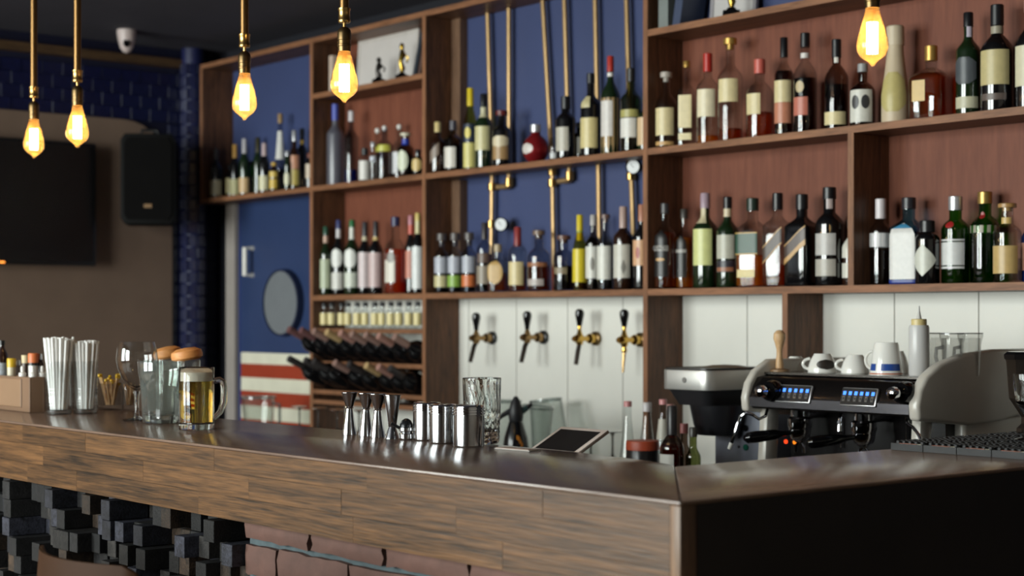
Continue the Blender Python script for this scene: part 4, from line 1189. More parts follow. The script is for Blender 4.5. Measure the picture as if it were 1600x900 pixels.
# control pads
def fascia_y(z):
    pts = [(p[1], p[0]) for p in fp[1:6]]
    for (z0, y0), (z1, y1) in zip(pts, pts[1:]):
        if z0 <= z <= z1:
            return y0 + (y1 - y0) * (z - z0) / (z1 - z0)
    return MY
def pad(pxa, pxb):
    xa, xb = on_y(pxa, MY)[0], on_y(pxb, MY)[0]
    zc_ = on_y((pxa + pxb) / 2, MY + .01, 617 + (pxa - 1240) * .05)[2]
    tilt = math.radians(-17)
    t = bpy.data.objects.new('control_pad', None)
    hh = .025
    w2 = (xb - xa) / 2
    fr_ = MB().box(-w2, w2, -.006, .004, -hh, hh)
    o = obj('control_pad', fr_, plain((206, 204, 206), .3, .7), em, ((xa + xb) / 2, fascia_y(zc_) - .003, zc_), (tilt, 0, 0), bevel=.004, seg=2)
    obj('pad_face', box(-w2 + .003, w2 - .003, -.0068, -.0055, -hh + .003, hh - .003), plain((26, 25, 27), .3), o)
    for i in range(6):
        cx = -w2 + .003 + (i + .5) * (2 * w2 - .006) / 6
        obj('blue_light', box(cx - .0045, cx + .0045, -.0078, -.0066, .004, .0135), glow((70, 130, 255), 2.6), o)
        obj('button', box(cx - .0042, cx + .0042, -.0082, -.0066, -.013, .001), plain((120, 118, 116), .3, .6), o)
        obj('button_icon', box(cx - .002, cx + .002, -.0086, -.0080, -.009, -.003), plain((30, 28, 28), .4), o)
pad(1212, 1268)
pad(1315, 1371)
def knob(px, py):
    x, d, z = on_y(px, MY - .02, py)
    R = Matrix.Rotation(PI / 2, 4, 'X')
    o = obj('steam_knob', MB().lathe([(0, 0), (.020, 0), (.028, .006), (.030, .022), (.026, .038), (.016, .044), (.012, .05), (0, .05)], 24).xf(R), GLOSSBLACK, em, (x, fascia_y(z) + .004, z))
    obj('knob_cap', MB().lathe([(0, .048), (.014, .05), (.017, .058), (.016, .074), (.010, .079), (0, .08)], 20).xf(R), CHROME, o)
knob(1202, 611)
knob(1407, 614)
# group heads, portafilters, spouts
for k_, (px, hx) in enumerate(((1250, -.10), (1350, -.12))):
    x, d = on_y(px, MY + .06)
    g = obj('group_head', MB().lathe([(0, .0), (.030, .0), (.034, .012), (.034, .03), (.026, .036), (.026, .055), (0, .055)], 24), CHROME, em, (x, MY + .06, zpb - .055))
    obj('neck', MB().tube([(0, 0, .045), (0, .06, .05), (0, .11, .05)], .022, 12), CHROME, g)
    pf = obj('portafilter', MB().lathe([(0, -.032), (.012, -.030), (.026, -.018), (.030, -.004), (.031, .006), (0, .006)], 24), CHROME, em, (x, MY + .06, zpb - .06))
    d_ = Vector((-.42, -.9, -.10)).normalized()
    obj('portafilter_handle', MB().tube([d_ * .03, d_ * .055, d_ * .075, d_ * .13, d_ * .155, d_ * .163], [.007, .008, .014, .0165, .0150, .008], 14), GLOSSBLACK, pf)
    for s in (-1, 1):
        obj('spout', MB().tube([(0, 0, -.028), (s * .012, 0, -.038), (s * .014, 0, -.058)], .005, 10), CHROME, pf)
    obj('sight_tube', MB().tube([(.07, .09, .03), (.07, .09, -.05)], .0025, 8), CHROME, g)
for px, py, col in ((1228, 690, (255, 70, 30)), (1242, 691, (255, 130, 30))):
    x, d, z = on_y(px, MY + .158, py)
    obj('indicator_lamp', MB().lathe([(0, 0), (.006, 0), (.006, .003), (0, .004)], 14).xf(Matrix.Translation((x, MY + .159, z)) @ Matrix.Rotation(PI / 2, 4, 'X')), glow(col, 1.6), em)
# pressure nozzle and hot-water pipe
x, d = on_y(1316, MY + .05)
obj('water_tap', MB().tube([(x, MY + .05, zpb), (x, MY + .04, zpb - .02), (x, MY + .04, zpb - .05)], [.006, .006, .009], 12), CHROME, em)
# steam wands
def wand(pts, tip):
    w_ = obj('steam_wand', MB().tube(pts, .0045, 10), CHROME, em)
    obj('wand_tip', MB().tube([pts[-1], Vector(pts[-1]) + (Vector(pts[-1]) - Vector(pts[-2])).normalized() * .018], [.006, .005], 10), WHITE, em)
def wp3(px, py, Y):
    x, d, z = on_y(px, Y, py)
    return (x, Y, z)
wand([wp3(1199, 640, MY + .02), wp3(1196, 650, MY - .01), wp3(1186, 655, MY - .03), wp3(1176, 648, MY - .04), wp3(1166, 645, MY - .05), wp3(1157, 651, MY - .055), wp3(1152, 664, MY - .06), wp3(1147, 682, MY - .065), wp3(1143, 692, MY - .067)], 0)
wand([wp3(1416, 650, MY + .02), wp3(1418, 662, MY - .01), wp3(1427, 668, MY - .02), wp3(1436, 680, MY - .03), wp3(1441, 694, MY - .035)], 0)

# ---- things on the cup tray
ztc = ztp + .0063
def cup(px, Y, r_top, hh, label, inverted=True, handle_dir=PI, band=None, r_base=None):
    x, d = on_y(px, Y)
    c_ = thing('coffee_cup', label, 'cup', (x, Y, ztc))
    rb = r_base or r_top * .62
    if inverted:
        prof = [(r_top - .003, 0), (r_top, 0), (r_top, .003)]
        if r_base:
            prof += [(rb + .001, hh - .006), (rb * .96, hh), (0, hh)]
        else:
            for i in range(1, 8):
                t = i / 8
                prof.append((rb + (r_top - rb) * math.cos(t * PI / 2), hh * (.05 + .88 * t)))
            prof += [(rb * .98, hh * .93), (rb * .9, hh), (0, hh * .99)]
        obj('cup_body', MB().lathe(prof, 28), CERAMIC, c_)
    hv = Vector((math.cos(handle_dir), math.sin(handle_dir), 0))
    rr = r_top * .9
    pts = []
    for i in range(9):
        t = -PI / 2 * .95 + i * PI * .95 / 8
        pts.append(hv * (rr - .004 + .021 * math.cos(t)) + Vector((0, 0, hh * .45 + hh * .28 * math.sin(t))))
    obj('handle', MB().tube(pts, .0042, 8), CERAMIC, c_)
    if band:
        z0, z1 = .012, .036
        f_ = lambda z: r_top + (rb - r_top) * z / hh + .0008
        for a0, a1, zz0, zz1, col in band:
            m2 = MB()
            vs, fs = [], []
            for i in range(13):
                a = a0 + (a1 - a0) * i / 12
                vs += [(f_(zz0) * math.cos(a), f_(zz0) * math.sin(a), zz0), (f_(zz1) * math.cos(a), f_(zz1) * math.sin(a), zz1)]
            fs = [(2 * i, 2 * i + 2, 2 * i + 3, 2 * i + 1) for i in range(12)]
            obj('printed_band', m2.add(vs, fs), PAPER(col), c_, angle=80)
    return c_
caz = cam_az(-2.8, 3.6)
HL = caz - PI / 2     # handle towards image left
c1 = cup(1285, MY + .14, .040, .052, 'upside-down white cup with a dark oval print', handle_dir=HL)
P_, = [[(.040, .0, 2), (.040, .003, 2), (.040, .003, 2), (.0397, .01, 2), (.036, .03, 2), (.030, .042, 2), (.025, .05, 2), (.024, .052, 2)]]
obj('dark_print', patch(P_, .052, .18, .70, 40, 'o', math.degrees(caz) + 18, .0022), PAPER((44, 38, 34)), c1, angle=80)
cup(1336, MY + .16, .038, .050, 'plain upside-down white cup between printed cup and blue-banded cup', handle_dir=HL)
cup(1385, MY + .11, .043, .086, 'tall upside-down white cup with blue band', handle_dir=HL - .25, r_base=.031,
    band=[(caz - .35, caz + 1.0, .012, .030, (38, 74, 150)), (caz - 1.5, caz - .75, .012, .030, (38, 74, 150)), (caz - 1.6, caz + 1.4, .002, .006, (190, 120, 96))])
cup(1400, MY + .26, .036, .060, 'white cup hidden behind the blue-banded cup', handle_dir=HL)
x, d = on_y(1242, MY + .2)
cup(1243, MY + .22, .030, .040, 'small white cup beside the wooden tamper', handle_dir=HL + .5)
# squeeze bottle
x, d = on_y(1436, MY + .12)
sq = thing('squeeze_bottle', 'tall translucent white squeeze bottle with yellowed collar and nozzle', 'bottle', (x, MY + .12, ztc))
obj('plastic_body', MB().lathe([(0, 0), (.024, 0), (.0265, .004), (.0265, .125), (.024, .132), (0, .132)], 28), plain((198, 196, 194), .3, var=.02), sq)
obj('collar', MB().lathe([(0, .130), (.020, .130), (.020, .146), (.018, .148), (0, .148)], 24), plain((206, 186, 130), .4), sq)
obj('nozzle', MB().lathe([(0, .147), (.007, .148), (.003, .168), (.0016, .182), (0, .182)], 14), plain((190, 188, 184), .3), sq)
# upside-down handled latte glasses
lat = None
for px, Y, lab in ((1463, MY + .20, 'upside-down latte glass with handle, nearest the squeeze bottle'), (1488, MY + .17, 'upside-down latte glass with handle, middle of three'), (1516, MY + .24, 'upside-down latte glass with handle, farthest from the squeeze bottle')):
    x, d = on_y(px, Y)
    if lat is None:
        lat = thing('latte_glass', lab, 'glass', (x, Y, ztc), HL + .4)
        obj('glass_body', MB().lathe([(.022, 0), (.0235, .0), (.028, .085), (.033, .103), (.033, .108), (0, .108), (0, .100), (.026, .098), (.0215, .004), (.022, 0)][:-1], 28), thin_glass((246, 246, 245), .02, 1, .05, (200, 200, 200), .6), lat)
        obj('foot_rim', MB().lathe([(0, .1085), (.0335, .1085), (.0335, .112), (0, .112)], 28), thin_glass((190, 190, 188), .05, 1, .3), lat)
        obj('handle', MB().tube([(.026, 0, .075), (.044, 0, .072), (.046, 0, .05), (.040, 0, .03), (.024, 0, .024)], .005, 8), thin_glass((210, 210, 210), .05, 1, .2), lat)
        o = lat
    else:
        o = copy_tree(lat)
        o.location = (x, Y, ztc)
        o['label'] = lab
    o['group'] = 'upside-down latte glasses on the machine'
# wooden pestle-like tamper handle
x, d = on_y(1218, MY + .11)
tp = thing('tamper', 'pale wooden tamper standing upright on the machine', 'tamper', (x, MY + .11, ztc))
obj('wooden_handle', MB().lathe([(0, .006), (.012, .006), (.0115, .022), (.0085, .045), (.0085, .062), (.0135, .080), (.0175, .092), (.0165, .106), (.009, .115), (0, .117)], 20), wood((170, 132, 92), (206, 172, 130), stretch=(20, 20, 2)), tp)
obj('tamper_foot', MB().lathe([(0, 0), (.029, 0), (.029, .005), (.014, .009), (0, .009)], 24), wood((130, 100, 72), (170, 136, 100), stretch=(4, 20, 20)), tp)

# ================================================================== FRONT BAR COUNTER
ZCT = 1.13
CY0, CY1 = 1.728, 2.205
CXR, CXI = -1.698, -2.104
XCL = -5.6
YCE = 4.11
bar = thing('bar_counter', 'long dark wooden bar counter with brick and timber-block front', 'counter', (0, 0, 0))
TOPW = wood((98, 78, 67), (130, 107, 93), stretch=(1.1, 10, 10), rough=.2, spec=.8, rnd=.05, bump=.012)
TOPW2 = wood((114, 92, 77), (152, 126, 108), stretch=(10, 1.1, 10), rough=.2, spec=.8, rnd=.05, bump=.012)
g_ = .0015
obj('counter_top', MB().prism([(XCL, CY0), (CXR - g_, CY0), (CXI - g_, 2.125), (CXI - .03, 2.15), (CXI - .12, 2.175), (CXI - .35, CY1), (XCL, CY1)], 'z', ZCT - .006, ZCT), TOPW, bar, bevel=.0015)
obj('counter_top', MB().prism([(CXR, CY0 + g_), (CXR, YCE), (CXI, YCE), (CXI, 2.125 + g_)], 'z', ZCT - .006, ZCT), TOPW2, bar, bevel=.0015)
# fascia staves
FH = .150
z0 = ZCT - .001
PL = wood((36, 26, 17), (122, 85, 51), stretch=(.55, 16, 11), rough=.4, spec=.45, rnd=.16, bump=.3, scale=4.5)
heights = [.050, .049, .050]
zt_ = ZCT - .0345
obj('substrate', box(XCL, CXI, CY0 + .04, 2.12, ZCT - .034, ZCT - .0065), plain((40, 32, 28), .7), bar)
obj('substrate', box(CXI + .004, CXR - .022, CY0 + .04, YCE, ZCT - .034, ZCT - .0065), plain((40, 32, 28), .7), bar)
rows_h = [(ZCT - .0065, ZCT - .053), (ZCT - .0535, ZCT - .101), (ZCT - .1015, ZCT - FH)]
for ri, (za, zb2) in enumerate(rows_h):
    x = XCL
    rs = random.Random(ri + 3)
    x_end = CXR - .022
    while x < x_end - .01:
        ln = rs.uniform(.28, .62)
        xe = min(x + ln, x_end)
        if x_end - xe < .12:
            xe = x_end
        obj('fascia_stave', box(x + .0003, xe - .0003, CY0 + rs.uniform(0, .0008), CY0 + .035, zb2, za), PL, bar)
        x = xe
obj('corner_post', box(CXR - .022, CXR - .001, CY0, CY0 + .035, ZCT - FH - .0, ZCT - .0065), wood((96, 76, 60), (140, 112, 90), stretch=(14, 14, 1.2), rough=.4), bar, bevel=.002)
# dark side facing the room end
DARK = plain((50, 45, 43), .5, var=.15, scale=6)
obj('end_panel', box(CXR - .02, CXR - .001, CY0 + .036, YCE, 0, ZCT - .0065), DARK, bar)
obj('front_core', box(XCL, CXR - .022, CY0 + .10, CY0 + .13, 0, ZCT - .035), plain((20, 18, 18), .8), bar)
obj('front_soffit', box(XCL, CXR - .022, CY0 + .036, CY0 + .07, ZCT - FH, ZCT - FH + .02), plain((30, 24, 20), .8), bar)
# timber end-grain blocks
XBK = on_y(376, CY0 + .03)[0]
BW, BH = .0445, .0475
bmes = []
for cd_, cl_ in (((15, 15, 19), (56, 57, 68)), ((14, 13, 13), (52, 49, 47)), ((22, 17, 13), (74, 58, 45)), ((10, 10, 11), (30, 29, 30)), ((12, 12, 13), (40, 39, 40))):
    blk = wood(cd_, cl_, stretch=(10, 10, 10), rough=.6, rnd=.6, bump=.4, scale=4)
    bmes.append(mesh_of(box(0, BW - .0012, -.10, 0, 0, BH - .0012), blk, bevel=.001, seg=1))
nb = 0
for r in range(8):
    for c_ in range(33):
        x = XBK - (c_ + 1) * BW
        prot = random.choice([-.045, -.03, -.005, .02, .045, .056]) + random.uniform(0, .008)
        # block front sits at CY0+.045-prot ; mesh runs from -0.10 to 0 in y so the back end is hidden in the core
        obj('timber_block', random.choice(bmes), None, bar, (x, CY0 + .155 - prot - .0, ZCT - FH - .006 - (r + 1) * BH))
# bricks
XB1 = CXR - .022
bm_ = plain((96, 67, 58), .75, var=.16, scale=22, bump=.5)
mort = obj('mortar', box(XBK + .001, XB1, CY0 + .052, CY0 + .10, 0, ZCT - FH), plain((76, 88, 92), .9, var=.2, scale=40, bump=.3), bar)
bl, bh = .245, .062
def rough_brick(ln, hh, seed):
    rs = random.Random(seed)
    m2 = MB()
    nx, nz = 7, 3
    vs, fs = [], []
    for j in range(nz + 1):
        for i in range(nx + 1):
            ex_ = rs.uniform(-.004, .004) if i in (0, nx) else 0
            ez_ = rs.uniform(-.0025, .0025) if j in (0, nz) else 0
            vs.append((i / nx * ln + ex_, rs.uniform(-.0022, .0022) + (.004 if i in (0, nx) or j in (0, nz) else 0), j / nz * hh + ez_))
    k = len(vs)
    vs += [(v[0], .045, v[2]) for v in vs]
    n_ = nx + 1
    for j in range(nz):
        for i in range(nx):
            q = (j * n_ + i, j * n_ + i + 1, (j + 1) * n_ + i + 1, (j + 1) * n_ + i)
            fs.append(q)
            fs.append(tuple(a + k for a in q[::-1]))
    for i in range(nx):
        fs.append((i + 1, i, i + k, i + 1 + k))
        t = nz * n_ + i
        fs.append((t, t + 1, t + 1 + k, t + k))
    for j in range(nz):
        a, b = j * n_, (j + 1) * n_
        fs.append((a, b, b + k, a + k))
        a, b = a + nx, b + nx
        fs.append((b, a, a + k, b + k))
    return m2.add(vs, fs)
full = [mesh_of(rough_brick(bl, bh, s), bm_, angle=50) for s in range(4)]
zrow = ZCT - FH - .041
for r in range(5):
    zb3 = zrow - r * (bh + .012)
    hh = bh
    x = XBK + .003
    firstlen = bl if r % 2 == 0 else bl * .5
    i = 0
    while x < XB1 - .02:
        ln = firstlen if i == 0 else bl
        if r == 0:
            ln, hh = ln, ZCT - FH - .001 - zrow
        if x + ln > XB1:
            ln = XB1 - x
        if r == 0 or ln < bl - .001:
            me = mesh_of(rough_brick(ln, hh, 20 + r * 7 + i), bm_, angle=50)
        else:
            me = full[(r + i) % 4]
        obj('brick', me, None, bar, (x, CY0 + .034, zb3))
        x += ln + .010
        i += 1

# ------------------------------------------------------------------ things on the counter
ZT0 = ZCT + .0005
def at(px, py):
    x, y, d = on_z(px, py, ZCT)
    return x, y, d
# beer mug
x, y, d = at(307, 671)
CRI = cam_az(x, y) + PI / 2    # towards image right
mg = thing('beer_mug', 'glass mug of golden beer with a foam head', 'mug', (x, y, ZT0), CRI)
R0, HM = .0425, .150
obj('glass_body', MB().lathe([(0, 0), (R0 - .002, 0), (R0, .004), (R0, HM - .002), (R0 - .0012, HM), (R0 - .003, HM - .002), (R0 - .0036, .018), (R0 - .008, .014), (0, .014)], 48), GS, mg)
obj('beer', MB().lathe([(0, .0142), (R0 - .0085, .0142), (R0 - .0037, .0185), (R0 - .0031, HM - .034), (0, HM - .034)], 48), solid_glass((252, 206, 92), 1.33), mg)
obj('foam', MB().lathe([(0, HM - .0338), (R0 - .0032, HM - .0338), (R0 - .0032, HM - .013), (R0 - .008, HM - .0115), (0, HM - .012)], 48), plain((232, 222, 204), .8, var=.05, scale=120, bump=.3), mg)
obj('handle', MB().tube([(R0 - .003, 0, HM - .034), (R0 + .012, 0, HM - .031), (R0 + .020, 0, HM - .036), (R0 + .023, 0, HM - .05), (R0 + .022, 0, HM - .085), (R0 + .014, 0, HM - .108), (R0 - .002, 0, HM - .126)], [.0075, .0078, .008, .008, .008, .0075, .007], 14), GS, mg)
# large fluted tumbler
x, y, d = at(252, 661)
gb = thing('tumbler', 'large empty clear tumbler with arched flutes', 'glass', (x, y, ZT0), cam_az(x, y))
HGB = .158
def flute(t, r, z):
    if .010 < z < HGB * .70:
        f_ = abs(math.sin(t * 4.5))
        lim = HGB * (.58 + .12 * f_)
        if z < lim:
            return r * (1 - .085 * f_ ** .8 * min(1, (lim - z) / .012))
    return r
gp = [(0, 0), (.044, 0), (.047, .004)]
for i in range(0, 17):
    z = .012 + i * (HGB * .72 - .012) / 16
    gp.append((.048 + .009 * z / HGB + .002 * (z / HGB) ** 3, z))
gp += [(.0585, HGB * .80), (.060, HGB - .002), (.059, HGB), (.0575, HGB - .002), (.0555, HGB * .75), (.0465, .03), (.036, .024), (0, .024)]
obj('glass_body', MB().lathe(gp, 72, fn=flute), thin_glass((246, 250, 248), .02, 1.6, .08, (216, 224, 222), .25), gb, angle=60)
obj('thick_base', MB().lathe([(0, .001), (.042, .001), (.0445, .006), (.0445, .020), (.035, .0235), (0, .0235)], 9), solid_glass((236, 246, 242)), gb, angle=20)
# goblet
x, y, d = at(214, 657)
gl = thing('goblet', 'empty clear stemmed beer goblet beside the big tumbler', 'glass', (x, y, ZT0))
obj('bowl', MB().lathe([(0, .078), (.008, .080), (.022, .090), (.038, .108), (.050, .135), (.0545, .160), (.052, .185), (.046, .204), (.0455, .206), (.0445, .204), (.0505, .184), (.053, .160), (.0485, .136), (.0365, .110), (.020, .0925), (0, .0845)], 44), thin_glass((250, 251, 251), .01, 1.4, 0.0, (200, 200, 200), .6), gl)
obj('stem', MB().lathe([(0, .003), (.012, .006), (.0062, .014), (.0055, .03), (.0058, .055), (.009, .072), (.010, .077), (0, .0778)], 20), GS, gl)
obj('foot', MB().lathe([(0, 0), (.036, 0), (.037, .0015), (.034, .003), (.014, .006), (.008, .0105), (0, .0105)], 36), GS, gl)
# straw glasses
def straw_glass(px, py, r, hh, lab):
    x, y, d = at(px, py)
    g = thing('straw_glass', lab, 'glass', (x, y, ZT0))
    pr = [(0, 0), (r - .003, 0), (r - .001, .004)]
    for z, dr_ in ((.012, 0), (.022, .0), (.024, .0012), (.027, .0012), (.029, 0), (.033, .0012), (.036, .0012), (.038, 0), (.058, 0), (.060, .0012), (.063, .0012), (.065, 0), (.069, .0012), (.072, .0012), (.074, 0), (hh - .002, 0)):
        pr.append((r + dr_, z))
    pr += [(r - .001, hh), (r - .0025, hh - .002), (r - .003, .016), (r - .008, .012), (0, .012)]
    obj('glass_body', MB().lathe(pr, 40), thin_glass((250, 251, 251)), g)
    obj('thick_base', MB().lathe([(0, .001), (r - .004, .001), (r - .0035, .011), (0, .0118)], 32), thin_glass((240, 242, 242), .03, 1, .12), g)
    return x, y
s1 = straw_glass(92, 647, .0365, .147, 'tall clear glass packed with white straws beside the brown caddy')
s2 = straw_glass(133, 646, .0345, .147, 'second clear glass of white straws, next to the picks')
straw_me = mesh_of(MB().lathe([(.0036, 0), (.0036, .2), (.0030, .2), (.0030, 0), (.0036, 0)], 8), plain((246, 245, 242), .4, var=.01))
def straws(cx, cy, r, n, lab, grp, zt):
    rs = random.Random(int(cx * 1000))
    k = 0
    for i in range(n):
        a = i * 2.39996
        q = math.sqrt((i + .5) / n) * (r - .009)
        bx, by = q * math.cos(a) * .80, q * math.sin(a) * .80
        fl = 1.52
        tx_, ty_ = q * math.cos(a) * fl, q * math.sin(a) * fl
        dv = Vector((tx_ - bx, ty_ - by, .185)).normalized()
        o = obj('straw', straw_me, None, None, (cx + bx, cy + by, ZCT + .0135))
        o.rotation_euler = Vector((0, 0, 1)).rotation_difference(dv).to_euler()
        o.scale = (1, 1, (zt + rs.uniform(-.006, .003)) / .2)
        tag(o, lab, 'straw', grp)
straws(s1[0], s1[1], .0365, 58, 'white drinking straw in the glass beside the brown caddy', 'straws in the first glass', .200)
straws(s2[0], s2[1], .0345, 54, 'white drinking straw in the glass next to the picks', 'straws in the second glass', .190)
# glass of cocktail picks
def pick_glass(px, py, r, hh, lab, e=6):
    x, y, d = at(px, py)
    g = thing('pick_glass', lab, 'glass', (x, y, ZT0), cam_az(x, y) + .5)
    obj('glass_body', MB().lathe([(0, 0, e), (r - .002, 0, e), (r, .004, e), (r * 1.04, hh, e), (r * 1.04 - .003, hh, e), (r - .003, .014, e), (0, .012, e)], 40), thin_glass((244, 244, 244)), g)
    return x, y
gx, gy = pick_glass(172, 640, .031, .078, 'small square glass holding wooden picks with yellow beads')
pick_me = mesh_of(MB().tube([(0, 0, 0), (0, 0, .088)], .0019, 6), wood((190, 150, 108), (222, 190, 148), stretch=(20, 20, 2)))
bead_me = mesh_of(MB().lathe([(0, .084), (.004, .087), (.0052, .0905), (.004, .094), (0, .0965)], 10), plain((222, 178, 32), .35))
def picks(cx, cy, n, r, lab, grp, bead, zl):
    rs = random.Random(n)
    for i in range(n):
        a = rs.uniform(0, 2 * PI)
        q = r * math.sqrt(rs.random()) * .6
        a2 = a + rs.uniform(-1.6, 1.6)
        dv = Vector((r * 1.0 * math.cos(a2), r * 1.0 * math.sin(a2), .09)).normalized()
        t = thing('cocktail_pick', lab, 'pick', (cx + q * math.cos(a), cy + q * math.sin(a), ZCT + .0142), 0, grp)
        t.rotation_euler = Vector((0, 0, 1)).rotation_difference(dv).to_euler()
        t.scale = (1, 1, zl * rs.uniform(.72, 1.05))
        obj('stick', pick_me, None, t)
        if bead:
            obj('bead', bead_me, None, t)
picks(gx, gy, 26, .024, 'wooden cocktail pick with yellow bead in the square glass', 'beaded picks', True, .95)
gx2, gy2 = pick_glass(203, 640, .022, .066, 'small round glass of plain toothpicks behind the goblet', 2)
picks(gx2, gy2, 20, .014, 'plain wooden toothpick in the round glass', 'toothpicks', False, .72)
# two jars with tan lids behind the glasses
def lidded_jar(px, Y, top, r, lab, tilt):
    x, d = on_y(px, Y)
    z = on_y(px, Y, top)[2] - ZCT
    j = thing('lidded_jar', lab, 'jar', (x, Y, ZT0), cam_az(x, Y))
    obj('jar_body', MB().lathe([(0, 0), (r * .80, 0), (r * .84, .004), (r * .84, z - .035), (r * .8, z - .03), (r * .77, z - .03), (r * .8, z - .04), (r * .8, .01), (0, .008)], 32), thin_glass((240, 238, 234), .03, 1, .08), j)
    obj('lid', MB().lathe([(0, -.012), (r * .78, -.012), (r * .98, -.006), (r, .002), (r * .94, .012), (r * .6, .019), (0, .021)], 36).xf(Matrix.Translation((0, 0, z - .020)) @ Matrix.Rotation(tilt, 4, 'X')), wood((190, 120, 62), (222, 158, 96), stretch=(6, 2, 6), rough=.5, rnd=.05), j)
    return j
lidded_jar(292, 2.08, 544, .041, 'clear jar with tilted tan wooden lid behind the beer mug', .16)
lidded_jar(262, 2.105, 542, .038, 'clear jar with tan wooden lid behind the fluted tumbler', .20)
# brown caddy with bitters and sauce bottles
x1_, y1_, d = at(46, 645)
ydep = on_x(70, x1_)[0] - y1_
cd = thing('condiment_caddy', 'brown leather-look caddy full of small bottles at the counter end', 'caddy', (x1_, y1_, ZT0))
hcd = .100
CAD = plain((124, 96, 74), .5, var=.08, scale=8)
L_ = .30
obj('front_wall', box(-L_, 0, 0, .006, 0, hcd), CAD, cd, bevel=.001, seg=1)
obj('rear_wall', box(-L_, 0, ydep - .006, ydep, 0, hcd), CAD, cd, bevel=.001, seg=1)
obj('end_wall', box(-.006, 0, .006, ydep - .006, 0, hcd), CAD, cd)
obj('end_wall', box(-L_, -L_ + .006, .006, ydep - .006, 0, hcd), CAD, cd)
obj('bottom', box(-L_ + .006, -.006, .006, ydep - .006, 0, .004), CAD, cd)
obj('napkin_slot', box(-L_ + .01, -.052, -.004, 0, .012, hcd - .006), plain((140, 110, 84), .5, var=.05), cd, bevel=.002, seg=1)
def cad_item(px, top, r, Yo, name, lab, parts):
    Y = y1_ + Yo
    x, d = on_y(px, Y)
    hh = on_y(px, Y, top)[2] - (ZCT + .005)
    t = thing(name, lab, 'bottle', (x, Y, ZCT + .0052))
    for nm, prof, m_ in parts:
        obj(nm, MB().lathe([(a * r, b * hh) for a, b in prof], 20), m_, t)
    return t
PW = plain((226, 222, 216), .35, var=.02)
for px, lab in ((35, 'white dropper bottle beside the yellow-capped one'), (51, 'white dropper bottle in the middle of the caddy'), (66, 'white dropper bottle at the caddy end over dark blue glass')):
    cad_item(px, 572, .0105, .022 if px != 66 else .05, 'dropper_bottle', lab, [('glass_body', [(0, 0), (.95, 0), (1, .03), (1, .68), (.8, .74), (0, .74)], plain((36, 34, 60), .2)), ('collar', [(0, .74), (1, .74), (1, .84), (.45, .86), (0, .86)], PW), ('rubber_bulb', [(0, .85), (.45, .85), (.5, .95), (.35, 1.0), (0, 1.0)], PW)])
cad_item(18, 560, .0125, .030, 'bitters_bottle', 'small white bottle with bright yellow cap', [('glass_body', [(0, 0), (.95, 0), (1, .03), (1, .82), (0, .82)], plain((206, 196, 170), .3)), ('cap', [(0, .82), (1.05, .82), (1.05, .985), (.95, 1), (0, 1)], plain((206, 170, 40), .4))])
cad_item(52, 552, .0150, .050, 'bitters_bottle', 'white bottle with large orange cap and black ring', [('glass_body', [(0, 0), (.9, 0), (.95, .03), (.95, .78), (0, .78)], plain((206, 200, 194), .3)), ('ring', [(0, .78), (1, .78), (1, .83), (0, .83)], BLACK), ('cap', [(0, .83), (1.0, .83), (1.0, .98), (.9, 1), (0, 1)], plain((206, 112, 62), .45))])
cad_item(40, 555, .0110, .060, 'bitters_bottle', 'small bottle with beige cap behind the orange one', [('glass_body', [(0, 0), (.95, 0), (1, .85), (0, .85)], plain((60, 44, 36), .3)), ('cap', [(0, .85), (1, .85), (1.1, 1), (0, 1)], plain((206, 186, 146), .5))])
cad_item(5, 567, .0150, .026, 'bitters_bottle', 'grey knit-patterned jar at the picture edge', [('glass_body', [(0, 0), (.95, 0), (1, .03), (1, .9), (.8, 1), (0, 1)], plain((120, 124, 128), .6, var=.5, scale=400))])
cad_item(3, 532, .0180, .058, 'bitters_bottle', 'dark bottle with black cap rising above the others', [('glass_body', [(0, 0), (.95, 0), (1, .03), (1, .78), (.45, .88), (.4, .93), (0, .93)], GL['brown']), ('cap', [(0, .93), (.5, .93), (.5, 1), (0, 1)], BLACK)])
cad_item(27, 563, .011, .06, 'bitters_bottle', 'slim clear bottle with grey top behind the yellow cap', [('glass_body', [(0, 0), (.95, 0), (1, .9), (0, .9)], GL['grey']), ('cap', [(0, .9), (.8, .9), (.8, 1), (0, 1)], STEEL)])
cad_item(63, 553, .0105, .07, 'bitters_bottle', 'slim bottle with silver top at the caddy end', [('glass_body', [(0, 0), (.95, 0), (1, .8), (.5, .9), (0, .9)], GL['brown']), ('cap', [(0, .9), (.55, .9), (.5, 1), (0, 1)], CHROME)])

# jiggers
def jigger(px, py, lab, flip):
    x, y, d = at(px, py)
    g = thing('jigger', lab, 'jigger', (x, y, ZT0), 0, 'steel jiggers on the counter')
    hh = .097
    z = lambda t: t * hh
    if not flip:
        lo = [(.0165, 0), (.0172, .0), (.0168, z(.06)), (.0085, z(.60)), (.0078, z(.63))]
        hi = [(.0078, z(.64)), (.0095, z(.70)), (.0185, z(.985)), (.0205, z(.995)), (.0205, z(1)), (.018, z(.992)), (.0085, z(.70)), (0, z(.68))]
        ring = z(.635)
    else:
        lo = [(.0165, 0), (.0172, .0), (.0165, z(.03)), (.0085, z(.26)), (.0078, z(.285))]
        hi = [(.0078, z(.29)), (.0095, z(.33)), (.0180, z(.93)), (.0188, z(.985)), (.0208, z(.995)), (.0208, z(1)), (.0178, z(.98)), (.0085, z(.34)), (0, z(.32))]
        ring = z(.29)
    obj('lower_cup', MB().lathe([(0, .001)] + lo + [(0, lo[-1][1])], 32), STEEL, g)
    obj('upper_cup', MB().lathe([(0, hi[0][1])] + hi, 32), STEEL, g)
    obj('waist_ring', MB().lathe([(.0082, ring - .002), (.0098, ring), (.0082, ring + .002), (.0070, ring), (.0082, ring - .002)], 28), CHROME, g)
jigger(546, 679, 'tall steel jigger standing apart, first from the beer mug', False)
